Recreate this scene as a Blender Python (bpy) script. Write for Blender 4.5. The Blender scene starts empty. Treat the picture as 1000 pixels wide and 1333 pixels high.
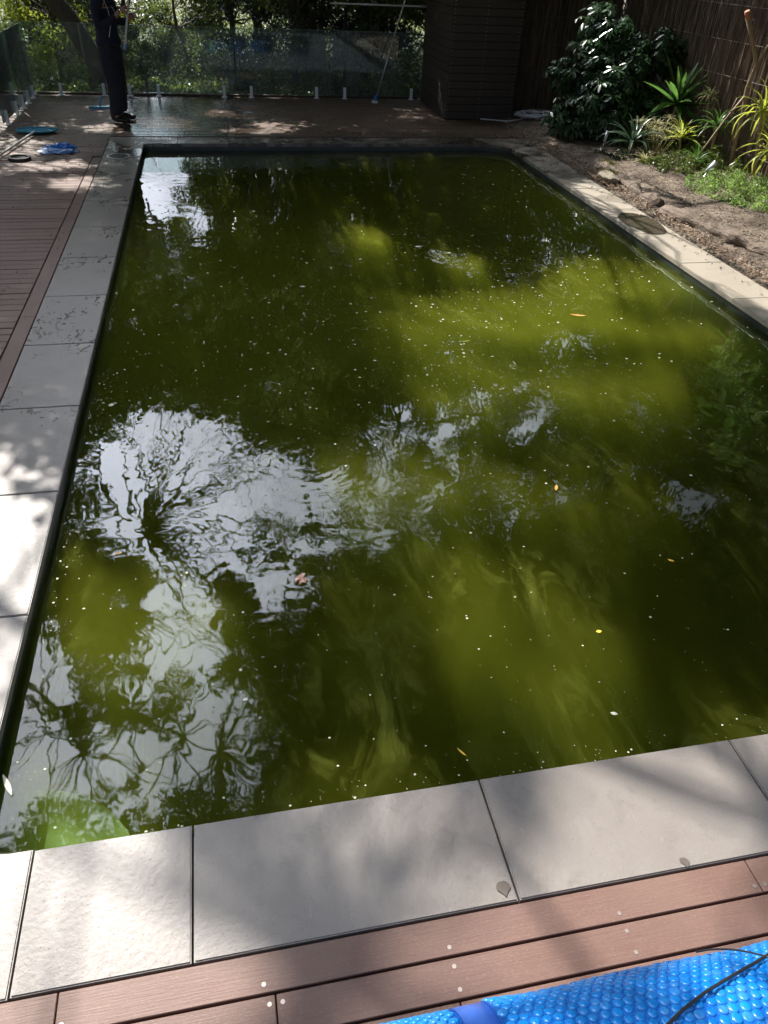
import bpy, bmesh, math, random
import numpy as np
from mathutils import Vector, Matrix, Euler
random.seed(11); RS = np.random.RandomState(5)
SC = bpy.context.scene; COL = SC.collection
R = math.radians

# ------------------------------------------------------------------ camera, sky, sun, exposure
cam = bpy.data.cameras.new('camera'); cam_o = bpy.data.objects.new('camera', cam); COL.objects.link(cam_o); SC.camera = cam_o
cam.sensor_fit = 'HORIZONTAL'; cam.sensor_width = 36; cam.lens = 34.94; cam.clip_start = .05; cam.clip_end = 600
cr = Vector((0.9795823, -0.19682736, 0.04095744)); cu = Vector((0.08744619, 0.60058809, 0.79476229)); cf = Vector((0.18102952, 0.7749535, -0.60553727))
CAM = Vector((0.93710917, -1.39688997, 2.30813522))
m = Matrix((cr, cu, -cf)).transposed().to_4x4(); m.translation = CAM; cam_o.matrix_world = m

SUN_AZ, SUN_EL = -22.0, 48.0            # azimuth from +Y, negative to the left
SD = Vector((math.sin(R(SUN_AZ))*math.cos(R(SUN_EL)), math.cos(R(SUN_AZ))*math.cos(R(SUN_EL)), math.sin(R(SUN_EL))))
world = bpy.data.worlds.new('World'); SC.world = world; world.use_nodes = True
wn = world.node_tree; wn.nodes.clear()
w_out = wn.nodes.new('ShaderNodeOutputWorld'); w_bg = wn.nodes.new('ShaderNodeBackground'); w_sky = wn.nodes.new('ShaderNodeTexSky')
w_sky.sky_type = 'NISHITA'; w_sky.sun_disc = False; w_sky.sun_elevation = R(SUN_EL); w_sky.sun_rotation = R(SUN_AZ)
w_sky.dust_density = 3.0; w_sky.air_density = 1.0
w_bg.inputs['Strength'].default_value = .044
# thin bright cloud all over the sky
w_tc = wn.nodes.new('ShaderNodeTexCoord'); w_n = wn.nodes.new('ShaderNodeTexNoise'); w_n.inputs['Scale'].default_value = 2.2; w_n.inputs['Detail'].default_value = 5
w_r = wn.nodes.new('ShaderNodeMapRange'); w_r.inputs[1].default_value = .42; w_r.inputs[2].default_value = .62; w_r.inputs[3].default_value = .35; w_r.inputs[4].default_value = .9
w_mx = wn.nodes.new('ShaderNodeMix'); w_mx.data_type = 'RGBA'
# the cloud veil glows round the sun
w_dot = wn.nodes.new('ShaderNodeVectorMath'); w_dot.operation = 'DOT_PRODUCT'; w_dot.inputs[1].default_value = SD; wn.links.new(w_tc.outputs['Generated'], w_dot.inputs[0])
w_g = wn.nodes.new('ShaderNodeMapRange'); w_g.inputs[1].default_value = .55; w_g.inputs[2].default_value = 1; w_g.inputs[3].default_value = 0; w_g.inputs[4].default_value = 1; wn.links.new(w_dot.outputs['Value'], w_g.inputs[0])
w_p = wn.nodes.new('ShaderNodeMath'); w_p.operation = 'POWER'; w_p.inputs[1].default_value = 1.5; wn.links.new(w_g.outputs[0], w_p.inputs[0])
w_c = wn.nodes.new('ShaderNodeMix'); w_c.data_type = 'RGBA'; w_c.inputs[6].default_value = (5, 5.6, 6.9, 1); w_c.inputs[7].default_value = (150, 160, 182, 1); wn.links.new(w_p.outputs[0], w_c.inputs[0]); wn.links.new(w_c.outputs[2], w_mx.inputs[7])
L = wn.links.new
L(w_tc.outputs['Generated'], w_n.inputs['Vector']); L(w_n.outputs['Fac'], w_r.inputs[0]); L(w_r.outputs[0], w_mx.inputs[0])
L(w_sky.outputs[0], w_mx.inputs[6]); L(w_mx.outputs[2], w_bg.inputs['Color']); L(w_bg.outputs[0], w_out.inputs['Surface'])
sun = bpy.data.lights.new('sun', 'SUN'); sun.energy = 5.0; sun.angle = R(.53); sun.color = (1, .95, .88)
sun_o = bpy.data.objects.new('sun', sun); COL.objects.link(sun_o); sun_o.rotation_euler = SD.to_track_quat('Z', 'Y').to_euler()
SC.render.engine = 'CYCLES'
SC.view_settings.view_transform = 'Standard'; SC.view_settings.look = 'None'; SC.view_settings.gamma = 1; SC.view_settings.exposure = 1.0
SC.view_settings.use_curve_mapping = False
SC.cycles.max_bounces = 10; SC.cycles.transparent_max_bounces = 24; SC.cycles.volume_bounces = 1; SC.cycles.glossy_bounces = 4

# ------------------------------------------------------------------ helpers
def tag(o, label=None, cat=None, group=None, kind=None):
    if label: o['label'] = label
    if cat: o['category'] = cat
    if group: o['group'] = group
    if kind: o['kind'] = kind
    return o
def empty(name, loc=(0, 0, 0)):
    o = bpy.data.objects.new(name, None); COL.objects.link(o); o.location = loc; o.empty_display_size = .1; return o
def link(name, me, mat=None, parent=None, loc=None):
    o = bpy.data.objects.new(name, me); COL.objects.link(o)
    if mat is not None and not me.materials: me.materials.append(mat)
    if parent: o.parent = parent
    if loc is not None: o.location = loc
    return o
def from_bm(name, bm, mat, parent=None, loc=None, smooth=False):
    me = bpy.data.meshes.new(name); bm.normal_update(); bm.to_mesh(me); bm.free()
    if smooth: me.polygons.foreach_set('use_smooth', [True]*len(me.polygons))
    return link(name, me, mat, parent, loc)
def quads(name, V, mat, parent=None, nper=4, smooth=False):
    """V: (N, nper, 3) array of separate faces"""
    N = V.shape[0]; me = bpy.data.meshes.new(name)
    me.vertices.add(N*nper); me.vertices.foreach_set('co', V.reshape(-1).astype(np.float32))
    me.loops.add(N*nper); me.loops.foreach_set('vertex_index', np.arange(N*nper, dtype=np.int32))
    me.polygons.add(N); me.polygons.foreach_set('loop_start', np.arange(0, N*nper, nper, dtype=np.int32))
    me.update(calc_edges=True)
    return link(name, me, mat, parent)
def box_bm(bm, x0, x1, y0, y1, z0, z1, rot=None, bev=0):
    r = bmesh.ops.create_cube(bm, size=1)['verts']
    M = Matrix.Translation(((x0+x1)/2, (y0+y1)/2, (z0+z1)/2))
    if rot is not None: M = M @ rot
    M = M @ Matrix.Diagonal((x1-x0, y1-y0, z1-z0, 1))
    bmesh.ops.transform(bm, matrix=M, verts=r)
    if bev:
        es = list({e for v in r for e in v.link_edges})
        bmesh.ops.bevel(bm, geom=es, offset=bev, segments=1, affect='EDGES')
def tube_bm(bm, pts, rad, n=6, cap=True):
    pts = [Vector(p) for p in pts]; rings = []
    if not hasattr(rad, '__len__'): rad = [rad]*len(pts)
    up = Vector((.13, .21, 1)).normalized(); prev = None
    for i, p in enumerate(pts):
        d = (pts[min(i+1, len(pts)-1)] - pts[max(i-1, 0)])
        if d.length < 1e-9: d = Vector((0, 0, 1))
        d.normalize()
        if prev is None:
            a = d.cross(up)
            if a.length < .05: a = d.cross(Vector((1, 0, 0)))
            a.normalize()
        else:
            a = (prev - d*prev.dot(d)).normalized()
        prev = a; b = d.cross(a)
        rings.append([bm.verts.new(p + (a*math.cos(t) + b*math.sin(t))*rad[i]) for t in [2*math.pi*k/n for k in range(n)]])
    for i in range(len(rings)-1):
        for k in range(n):
            f = bm.faces.new((rings[i][k], rings[i][(k+1) % n], rings[i+1][(k+1) % n], rings[i+1][k])); f.smooth = True
    if cap:
        bm.faces.new(rings[0][::-1]); bm.faces.new(rings[-1])
def disc_bm(bm, c, r0, r1, z0, z1, n=24):
    """ring or disc (r0 = 0) lathe"""
    a = [2*math.pi*k/n for k in range(n)]
    P = lambda r, z: [bm.verts.new((c[0]+math.cos(t)*r, c[1]+math.sin(t)*r, z)) for t in a]
    o0, o1 = P(r1, z0), P(r1, z1)
    if r0 > 0:
        i0, i1 = P(r0, z0), P(r0, z1)
        for k in range(n):
            j = (k+1) % n
            bm.faces.new((o0[k], o0[j], o1[j], o1[k])); bm.faces.new((i0[j], i0[k], i1[k], i1[j]))
            bm.faces.new((o1[k], o1[j], i1[j], i1[k])); bm.faces.new((o0[j], o0[k], i0[k], i0[j]))
    else:
        for k in range(n):
            j = (k+1) % n; bm.faces.new((o0[k], o0[j], o1[j], o1[k]))
        bm.faces.new(o1); bm.faces.new(o0[::-1])

# ------------------------------------------------------------------ materials
class NT:
    def __init__(s, name):
        s.m = bpy.data.materials.new(name); s.m.use_nodes = True; s.t = s.m.node_tree; s.t.nodes.clear()
        s.out = s.n('ShaderNodeOutputMaterial'); s.tc = s.n('ShaderNodeTexCoord')
        s.geo = s.n('ShaderNodeNewGeometry')
    def n(s, ty, **k):
        nd = s.t.nodes.new(ty)
        for a, b in k.items(): setattr(nd, a, b)
        return nd
    def l(s, a, b): s.t.links.new(a, b)
    def noise(s, scale, detail=4, vec=None, rough=.55, dist=0):
        nd = s.n('ShaderNodeTexNoise'); nd.inputs['Scale'].default_value = scale; nd.inputs['Detail'].default_value = detail
        nd.inputs['Roughness'].default_value = rough; nd.inputs['Distortion'].default_value = dist
        s.l(vec if vec is not None else s.geo.outputs['Position'], nd.inputs['Vector']); return nd.outputs['Fac']
    def mapv(s, sc, vec=None, rot=(0, 0, 0), loc=(0, 0, 0)):
        nd = s.n('ShaderNodeMapping'); nd.inputs['Scale'].default_value = sc; nd.inputs['Rotation'].default_value = rot; nd.inputs['Location'].default_value = loc
        s.l(vec if vec is not None else s.geo.outputs['Position'], nd.inputs['Vector']); return nd.outputs[0]
    def rng(s, v, a, b, c=0, d=1):
        nd = s.n('ShaderNodeMapRange'); nd.inputs[1].default_value = a; nd.inputs[2].default_value = b; nd.inputs[3].default_value = c; nd.inputs[4].default_value = d
        s.l(v, nd.inputs[0]); return nd.outputs[0]
    def mix(s, f, a, b):
        nd = s.n('ShaderNodeMix'); nd.data_type = 'RGBA'
        for v, i in ((f, 0), (a, 6), (b, 7)):
            if isinstance(v, (tuple, list)): nd.inputs[i].default_value = (*v[:3], 1)
            elif isinstance(v, (int, float)): nd.inputs[i].default_value = v
            else: s.l(v, nd.inputs[i])
        return nd.outputs[2]
    def math(s, op, a, b=0):
        nd = s.n('ShaderNodeMath', operation=op)
        for v, i in ((a, 0), (b, 1)):
            if isinstance(v, (int, float)): nd.inputs[i].default_value = v
            else: s.l(v, nd.inputs[i])
        return nd.outputs[0]
    def bump(s, h, st, dist=.01):
        nd = s.n('ShaderNodeBump'); nd.inputs['Strength'].default_value = st; nd.inputs['Distance'].default_value = dist; s.l(h, nd.inputs['Height']); return nd.outputs[0]
    def pr(s, base, rough=.6, bump=None, spec=.5, **k):
        p = s.n('ShaderNodeBsdfPrincipled')
        for v, i in ((base, 'Base Color'), (rough, 'Roughness'), (spec, 'Specular IOR Level')):
            if isinstance(v, (tuple, list)): p.inputs[i].default_value = (*v[:3], 1)
            elif isinstance(v, (int, float)): p.inputs[i].default_value = v
            else: s.l(v, p.inputs[i])
        for a, b in k.items():
            a = a.replace('_', ' '); i = p.inputs[a]
            i.default_value = (*b[:3], 1) if isinstance(b, (tuple, list)) and len(b) == 3 and a != 'Subsurface Radius' else b
        if bump is not None: s.l(bump, p.inputs['Normal'])
        s.l(p.outputs[0], s.out.inputs['Surface']); return p
    def island(s): return s.geo.outputs['Random Per Island']
    def orand(s): return s.n('ShaderNodeObjectInfo').outputs['Random']

def simple(name, col, rough=.6, var=.15, scale=30, spec=.5, bump=0, metallic=0):
    t = NT(name); f = t.noise(scale); c = t.mix(f, tuple(v*(1-var) for v in col), tuple(min(1, v*(1+var)) for v in col))
    t.pr(c, rough, t.bump(f, bump) if bump else None, spec, Metallic=metallic); return t.m

def leaf_mat(name, a, b, c2=None, rough=.45, trans=.35, spec=.5):
    """leaves: colour from leaf to leaf, part of the light passes through"""
    t = NT(name); f = t.island(); col = t.mix(f, a, b)
    if c2: col = t.mix(t.rng(f, .9, .93), col, c2)
    p = t.pr(col, rough, None, spec)
    tr = t.n('ShaderNodeBsdfTranslucent'); tc_ = t.mix(.5, col, tuple(min(1, v*2.2+.01) for v in b)); t.l(tc_, tr.inputs['Color'])
    mx = t.n('ShaderNodeMixShader'); mx.inputs[0].default_value = trans; t.l(p.outputs[0], mx.inputs[1]); t.l(tr.outputs[0], mx.inputs[2]); t.l(mx.outputs[0], t.out.inputs['Surface'])
    return t.m

# pale stone coping: grains, smudges, damp patches
t = NT('coping_stone'); g1 = t.noise(260, 2); g2 = t.noise(3.5, 5); g3 = t.noise(45, 3)
c = t.mix(g2, (.19, .166, .148), (.265, .238, .217)); c = t.mix(t.rng(g1, .64, .76, 0, .6), c, (.42, .4, .37)); c = t.mix(t.rng(g1, .3, .4, .5, 0), c, (.16, .14, .125))
c = t.mix(t.math('MULTIPLY', t.orand(), .3), c, (.2, .18, .16)); c = t.mix(t.rng(t.noise(.9, 7, rough=.7), .45, .7, 0, .4), c, (.15, .13, .115)); c = t.mix(t.rng(t.noise(13, 6, rough=.7), .62, .72, 0, .35), c, (.33, .31, .29))
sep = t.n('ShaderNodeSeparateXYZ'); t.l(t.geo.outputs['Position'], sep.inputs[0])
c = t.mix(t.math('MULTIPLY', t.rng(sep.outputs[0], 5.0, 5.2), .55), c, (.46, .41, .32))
far = t.rng(sep.outputs[1], 5.5, 10)                                     # splashed and grubby towards the far end
wm = t.rng(t.noise(1.6, 6, dist=.6), .5, .56); wm = t.math('MULTIPLY', wm, far)
squig = t.rng(t.noise(17, 3, t.mapv((1, .6, 1)), dist=1.6), .57, .59); leftband = t.math('MULTIPLY', t.rng(sep.outputs[0], .2, .1), t.math('MULTIPLY', t.rng(sep.outputs[1], 2.2, 2.8), t.rng(t.noise(1.7, 2), .48, .56)))
wm = t.math('MAXIMUM', wm, t.math('MULTIPLY', squig, leftband))
c = t.mix(t.math('MULTIPLY', wm, .8), c, (.06, .055, .05))
dirt = t.math('MULTIPLY', t.rng(sep.outputs[1], 7.5, 9.5), t.math('MULTIPLY', t.rng(sep.outputs[0], .3, 1), t.rng(t.noise(5, 5), .4, .6)))
c = t.mix(dirt, c, (.07, .05, .035))
vo = t.n('ShaderNodeTexVoronoi', feature='DISTANCE_TO_EDGE'); vo.inputs['Scale'].default_value = .75; t.l(t.mapv((1, 1, 0)), vo.inputs['Vector'])
pores = t.rng(t.noise(120, 3), .66, .7); c = t.mix(t.math('MULTIPLY', pores, .5), c, (.09, .08, .07))
scr = t.rng(t.noise(30, 4, t.mapv((1, .12, 1), rot=(0, 0, .7)), .6, 1.5), .7, .72); c = t.mix(t.math('MULTIPLY', scr, .35), c, (.42, .4, .37))
drips = t.rng(t.noise(6, 5, rough=.7, dist=.8), .57, .70); c = t.mix(t.math('MULTIPLY', drips, .45), c, (.13, .115, .10))
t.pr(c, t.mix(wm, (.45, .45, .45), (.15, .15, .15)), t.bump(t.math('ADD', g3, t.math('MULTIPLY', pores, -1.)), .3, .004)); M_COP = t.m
M_GROUT = simple('joint_sand', (.12, .10, .085), .9, .3, 60)
# red brown composite boards
t = NT('composite_board'); v = t.mapv((3, 60, 60)); g = t.noise(3, 5, v); v2 = t.noise(1.3, 4); fine = t.noise(400, 2, t.mapv((.25, 1, 1)))
c = t.mix(t.orand(), (.125, .068, .052), (.172, .098, .076)); c = t.mix(t.rng(g, .3, .7, 0, .5), c, (.12, .062, .048)); c = t.mix(t.rng(v2, .5, .7, 0, .4), c, (.215, .14, .112))
c = t.mix(t.rng(fine, .55, .7, 0, .35), c, (.3, .19, .15))
sep = t.n('ShaderNodeSeparateXYZ'); t.l(t.geo.outputs['Position'], sep.inputs[0])
grime = t.math('MULTIPLY', t.rng(sep.outputs[1], 7, 10.5), t.rng(t.noise(2.2, 6), .32, .5))
c = t.mix(t.math('MULTIPLY', grime, .85), c, (.10, .068, .042))
wetx = t.math('MULTIPLY', t.rng(sep.outputs[1], 9.6, 11), t.math('MULTIPLY', t.rng(sep.outputs[0], 3.2, .4), t.rng(sep.outputs[0], -.9, -.1)))
wet = t.rng(t.math('ADD', t.math('MULTIPLY', wetx, .6), t.math('MULTIPLY', t.noise(2.2, 6, dist=.5), .9)), .765, .88)
c = t.mix(t.math('MULTIPLY', wet, .5), c, (.03, .025, .02))
t.pr(c, t.rng(wet, 0, 1, .55, .1), t.bump(g, .3, .003), t.rng(wet, 0, 1, .45, 1.0)); M_BOARD = t.m
M_SCREW = simple('screw_metal', (.5, .42, .38), .35, .1, 50, metallic=.7)
M_DARK = simple('dark_hole', (.01, .01, .01), .9)
# soil and mulch
t = NT('garden_soil'); a = t.noise(9, 8, rough=.7); b = t.noise(60, 4)
c = t.mix(t.rng(a, .35, .65), (.10, .076, .056), (.34, .275, .205)); c = t.mix(t.rng(b, .55, .7, 0, .6), c, (.26, .2, .16)); c = t.mix(t.rng(t.noise(2.1, 5), .48, .62, 0, .75), c, (.07, .05, .036)); c = t.mix(t.rng(b, .3, .42, 1, 0), c, (.04, .027, .02))
t.pr(c, .95, t.bump(t.math('ADD', a, t.math('MULTIPLY', b, .5)), 1, .07)); M_SOIL = t.m
t = NT('ground_earth'); a = t.noise(1.5, 8); t.pr(t.mix(a, (.04, .045, .02), (.10, .08, .045)), .95, t.bump(t.noise(20, 4), .6, .03)); M_EARTH = t.m
# litter
t = NT('litter'); c = t.mix(t.island(), (.10, .055, .03), (.30, .19, .12)); c = t.mix(t.rng(t.island(), .85, .86), c, (.42, .34, .24)); t.pr(c, .8); M_LITTER = t.m
t = NT('dark_debris'); t.pr(t.mix(t.island(), (.02, .015, .01), (.09, .06, .035)), .8); M_DEBRIS = t.m
# bark
t = NT('bark'); v = t.mapv((8, 8, 1.2)); a = t.noise(3, 6, v); t.pr(t.mix(a, (.045, .035, .028), (.16, .13, .10)), .85, t.bump(a, .8, .03)); M_BARK = t.m
t = NT('pale_cane'); v = t.mapv((3, 3, 30)); a = t.noise(2, 4, v); t.pr(t.mix(a, (.22, .15, .09), (.40, .30, .2)), .7, t.bump(a, .5, .01)); M_CANE = t.m
M_CUT = simple('cut_wood', (.5, .2, .1), .7)
# timber cladding of the cupboard
t = NT('dark_cladding'); v = t.mapv((4, 4, 40)); a = t.noise(2, 5, v); c = t.mix(a, (.045, .031, .025), (.072, .052, .042)); c = t.mix(t.math('MULTIPLY', t.orand(), .4), c, (.034, .025, .02)); t.pr(c, .6, t.bump(a, .3, .003)); M_CLAD = t.m
# brushwood
t = NT('brushwood'); c = t.mix(t.island(), (.09, .063, .045), (.32, .235, .175)); t.pr(c, .85); M_BRUSH = t.m
M_WIRE = simple('wire', (.25, .23, .2), .5, metallic=.6)
# leaves
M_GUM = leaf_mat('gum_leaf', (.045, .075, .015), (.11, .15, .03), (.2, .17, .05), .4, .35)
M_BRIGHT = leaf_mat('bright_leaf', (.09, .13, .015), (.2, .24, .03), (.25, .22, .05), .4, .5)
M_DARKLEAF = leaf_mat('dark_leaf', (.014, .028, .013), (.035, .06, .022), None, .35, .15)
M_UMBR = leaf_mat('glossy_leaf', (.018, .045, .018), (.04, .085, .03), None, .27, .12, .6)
M_YUCCA = leaf_mat('sword_leaf', (.04, .10, .02), (.08, .17, .03), None, .35, .45)
M_YUCD = leaf_mat('dark_sword_leaf', (.02, .045, .025), (.045, .08, .045), None, .35, .2)
M_YEL = leaf_mat('yellow_leaf', (.22, .28, .03), (.38, .42, .06), None, .4, .5)
M_STRAW = leaf_mat('straw_leaf', (.15, .18, .05), (.42, .38, .2), None, .5, .35)
M_FERN = leaf_mat('fern_leaf', (.08, .16, .03), (.2, .3, .07), (.4, .42, .25), .5, .45)
M_MOSS = simple('moss', (.06, .08, .02), .95, .5, 40, bump=.8)
t = NT('log'); v = t.mapv((12, 1.5, 12)); a = t.noise(2, 7, v); t.pr(t.mix(a, (.06, .045, .035), (.26, .20, .15)), .9, t.bump(a, 1, .05)); M_LOG = t.m
M_STONE = simple('pale_stone', (.22, .19, .14), .85, .3, 25, bump=.6)
# metal, plastic, cloth
M_STEEL = simple('brushed_steel', (.85, .88, .93), .3, .05, 20, metallic=.1)
M_ALU = simple('aluminium', (.62, .62, .6), .35, .08, 20, metallic=.8)
M_WHITE = simple('white_plastic', (.75, .76, .76), .35, .05)
M_BLUE = simple('blue_plastic', (.02, .18, .62), .35, .15)
M_CYAN = simple('cyan_net', (.03, .28, .42), .6, .3, 60)
M_LBLUE = simple('pale_blue_plastic', (.25, .42, .75), .4, .2, 15)
M_BLACKP = simple('black_plastic', (.02, .02, .022), .4, .2)
M_HOSE = simple('grey_hose', (.5, .52, .57), .5, .15)
M_NAVY = simple('navy_cloth', (.016, .02, .042), .9, .35, 14, bump=1)
M_NAVY2 = simple('dark_trouser_cloth', (.018, .021, .034), .9, .3, 12, bump=1)
M_SKIN = simple('skin', (.42, .24, .17), .55, .1)
M_HAIR = simple('hair', (.03, .02, .015), .7)
M_BOOT = simple('black_boot', (.012, .011, .011), .5, .2)
M_LOGO = simple('cord_white', (.6, .6, .62), .6)

# ------------------------------------------------------------------ pool outline
PW, PD = 5.208, 10.21; ZW = -.09
def outline(off=0., n=7):
    """inner edge of the coping, counter-clockwise, rounded corners; off > 0 widens it"""
    pts = []
    for (cx, cy, r, a0) in ((0, 0, .12, 180), (PW, 0, .12, 270), (PW, PD, .42, 0), (0, PD, .10, 90)):
        sx = 1 if cx == 0 else -1; sy = 1 if cy == 0 else -1
        ox, oy = cx+sx*r, cy+sy*r
        for k in range(n+1):
            a = R(a0 + 90*k/n); pts.append((ox+(r+off)*math.cos(a), oy+(r+off)*math.sin(a)))
    return pts

# ground with a hole for the pool
bm = bmesh.new(); X = [-300, -.3, PW+.3, 300]; Y = [-300, -.3, PD+.3, 400]
for i in range(3):
    for j in range(3):
        if i == 1 and j == 1: continue
        bm.faces.new([bm.verts.new((x, y, -.16)) for x, y in ((X[i], Y[j]), (X[i+1], Y[j]), (X[i+1], Y[j+1]), (X[i], Y[j+1]))])
tag(from_bm('ground', bm, M_EARTH), 'dark earth under the deck and out beyond the fences', kind='structure')

# pool shell
t = NT('pool_lining'); sep = t.n('ShaderNodeSeparateXYZ'); t.l(t.geo.outputs['Position'], sep.inputs[0])
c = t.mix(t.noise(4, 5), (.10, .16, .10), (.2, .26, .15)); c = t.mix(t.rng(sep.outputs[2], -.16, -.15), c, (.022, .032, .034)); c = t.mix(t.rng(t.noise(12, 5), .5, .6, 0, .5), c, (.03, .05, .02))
t.pr(c, .35); M_SHELL = t.m
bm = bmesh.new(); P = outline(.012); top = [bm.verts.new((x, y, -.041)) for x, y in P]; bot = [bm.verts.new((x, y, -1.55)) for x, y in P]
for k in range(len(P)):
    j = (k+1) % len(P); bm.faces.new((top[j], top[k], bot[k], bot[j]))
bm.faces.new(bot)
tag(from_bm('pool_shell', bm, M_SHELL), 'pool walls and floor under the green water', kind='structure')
# entry step in the near left corner
bm = bmesh.new(); n = 20; arc = [(.0+.46*math.cos(R(90*k/n)), .0+.46*math.sin(R(90*k/n))) for k in range(n+1)]
pl = [(-.01, -.01)] + arc; a = [bm.verts.new((x, y, -.35)) for x, y in pl]; b = [bm.verts.new((x, y, -1.54)) for x, y in pl]
bm.faces.new(a)
for k in range(len(pl)): bm.faces.new((a[(k+1) % len(pl)], a[k], b[k], b[(k+1) % len(pl)]))
tag(from_bm('pool_step', bm, simple('pale_step', (.36, .56, .08), .5, .1)), 'pale rounded step just under the green water in the near left pool corner', kind='structure')

# water body
t = NT('green_water'); gp = t.geo.outputs['Position']
amp = t.rng(t.noise(.55, 2, t.mapv((1, 1, 0))), .4, .62, .12, 1)
n1 = t.noise(2.1, 2, t.mapv((1, .75, 0)), dist=1.6); n2 = t.noise(7.0, 2, t.mapv((1, .55, 0)), dist=.5); n3 = t.noise(26, 2, t.mapv((1, .45, 0)))
h = t.math('ADD', t.math('MULTIPLY', n1, .38), t.math('MULTIPLY', n2, .08)); h = t.math('MULTIPLY', h, amp); h = t.math('ADD', h, t.math('MULTIPLY', t.math('MULTIPLY', n3, .005), amp))
for (rx, ry, f, rad, am) in ((1.35, 2.2, 62, .9, .010), (2.35, 1.55, 70, .6, .011), (1.05, .8, 66, .8, .010), (1.75, 3.6, 48, 1.0, .008), (3.9, 2.1, 60, .7, .008), (1.9, 1.5, 75, .5, .008), (.9, 2.9, 58, .7, .009)):
    vd = t.n('ShaderNodeVectorMath', operation='DISTANCE'); t.l(t.mapv((1, 1, 0)), vd.inputs[0]); vd.inputs[1].default_value = (rx, ry, 0)
    dd = t.math('ADD', vd.outputs['Value'], t.math('ADD', t.math('MULTIPLY', n1, .22), t.math('MULTIPLY', n2, .05)))
    w = t.math('MULTIPLY', t.math('SINE', t.math('MULTIPLY', dd, f)), t.rng(vd.outputs['Value'], rad, .05, 0, am*1.0)); h = t.math('ADD', h, w)
bp = t.n('ShaderNodeBump'); bp.inputs['Strength'].default_value = 1; bp.inputs['Distance'].default_value = .013; t.l(h, bp.inputs['Height'])
gl = t.n('ShaderNodeBsdfGlossy'); gl.inputs['Roughness'].default_value = .02; gl.inputs['Color'].default_value = (1, 1, 1, 1); t.l(bp.outputs[0], gl.inputs['Normal'])
tr = t.n('ShaderNodeBsdfTransparent'); tr.inputs['Color'].default_value = (.93, .97, .9, 1)
fr = t.n('ShaderNodeFresnel'); fr.inputs['IOR'].default_value = 1.36; t.l(bp.outputs[0], fr.inputs['Normal'])
fd = t.n('ShaderNodeBsdfDiffuse'); fd.inputs['Color'].default_value = (.16, .18, .03, 1)
film = t.rng(t.noise(4.0, 9, t.mapv((1, .4, 0), rot=(0, 0, .75)), .7, 1.6), .46, .70, 0, .42); film = t.math('MULTIPLY', film, t.rng(t.noise(.8, 3, t.mapv((1, 1, 0), loc=(3, 1, 0))), .4, .6))
mf = t.n('ShaderNodeMixShader'); t.l(film, mf.inputs[0]); t.l(tr.outputs[0], mf.inputs[1]); t.l(fd.outputs[0], mf.inputs[2])
mx = t.n('ShaderNodeMixShader'); t.l(fr.outputs[0], mx.inputs[0]); t.l(mf.outputs[0], mx.inputs[1]); t.l(gl.outputs[0], mx.inputs[2]); t.l(mx.outputs[0], t.out.inputs['Surface'])
vs = t.n('ShaderNodeVolumeScatter'); vs.inputs['Color'].default_value = (1.12, 1.15, .14, 1); vs.inputs['Density'].default_value = 1.5; vs.inputs['Anisotropy'].default_value = .58
va = t.n('ShaderNodeVolumeAbsorption'); va.inputs['Color'].default_value = (.42, .50, .03, 1); va.inputs['Density'].default_value = 2.6
ad = t.n('ShaderNodeAddShader'); t.l(vs.outputs[0], ad.inputs[0]); t.l(va.outputs[0], ad.inputs[1]); t.l(ad.outputs[0], t.out.inputs['Volume'])
t.m.cycles.homogeneous_volume = True
bm = bmesh.new(); P = outline(.02); a = [bm.verts.new((x, y, ZW)) for x, y in P]; b = [bm.verts.new((x, y, -1.6)) for x, y in P]
bm.faces.new(a); bm.faces.new(b[::-1])
for k in range(len(P)): bm.faces.new((a[(k+1) % len(P)], a[k], b[k], b[(k+1) % len(P)]))
tag(from_bm('pool_water', bm, t.m), 'cloudy green pool water with soft ripples', kind='structure')

# ------------------------------------------------------------------ coping slabs
cop = tag(empty('pool_coping'), 'pale grey brown stone coping slabs round the pool', kind='structure')
def prism(name, poly, z0, z1, mat, parent, bev=.004, cat=None):
    bm = bmesh.new(); a = [bm.verts.new((x, y, z1)) for x, y in poly]; f = bm.faces.new(a)
    r = bmesh.ops.extrude_face_region(bm, geom=[f]); vs_ = [v for v in r['geom'] if isinstance(v, bmesh.types.BMVert)]
    bmesh.ops.translate(bm, verts=vs_, vec=(0, 0, z0-z1)); bmesh.ops.recalc_face_normals(bm, faces=bm.faces)
    if bev:
        es = [e for e in bm.edges if all(abs(v.co.z-z1) < 1e-6 for v in e.verts)]
        bmesh.ops.bevel(bm, geom=es, offset=bev, segments=2, affect='EDGES')
    return from_bm(name, bm, mat, parent)
J = .003
def slab(x0, x1, y0, y1, dz=0, g=J): return prism('coping_slab', [(x0+g, y0+g), (x1-g, y0+g), (x1-g, y1-g), (x0+g, y1-g)], -.04, dz, M_COP, cop)
OL, ON, OR_, OF = -.47, -.427, .46, .42
def corner(cx, cy, r, x_out, y_out, xj, yj):
    """L-shaped corner slab with a rounded inner corner"""
    sx = 1 if cx == 0 else -1; sy = 1 if cy == 0 else -1; ox, oy = cx+sx*r, cy+sy*r
    arc = [(ox - sx*r*math.cos(R(90*k/8)), oy - sy*r*math.sin(R(90*k/8))) for k in range(9)]    # from (cx, oy) to (ox, cy)
    poly = [(cx, yj-sy*J)] + arc + [(xj-sx*J, cy), (xj-sx*J, y_out), (x_out, y_out), (x_out, yj-sy*J)]
    prism('coping_slab', poly, -.04, 0, M_COP, cop)
corner(0, 0, .12, OL, ON, .19, .176)
xs = [.19, .677, 1.652, 2.627, 3.602, 4.577]
for a, b in zip(xs, xs[1:]): slab(a, b, ON, 0, random.uniform(-.002, .001), .0035)
corner(PW, 0, .12, PW+OR_, ON, 4.577, .5)
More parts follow.
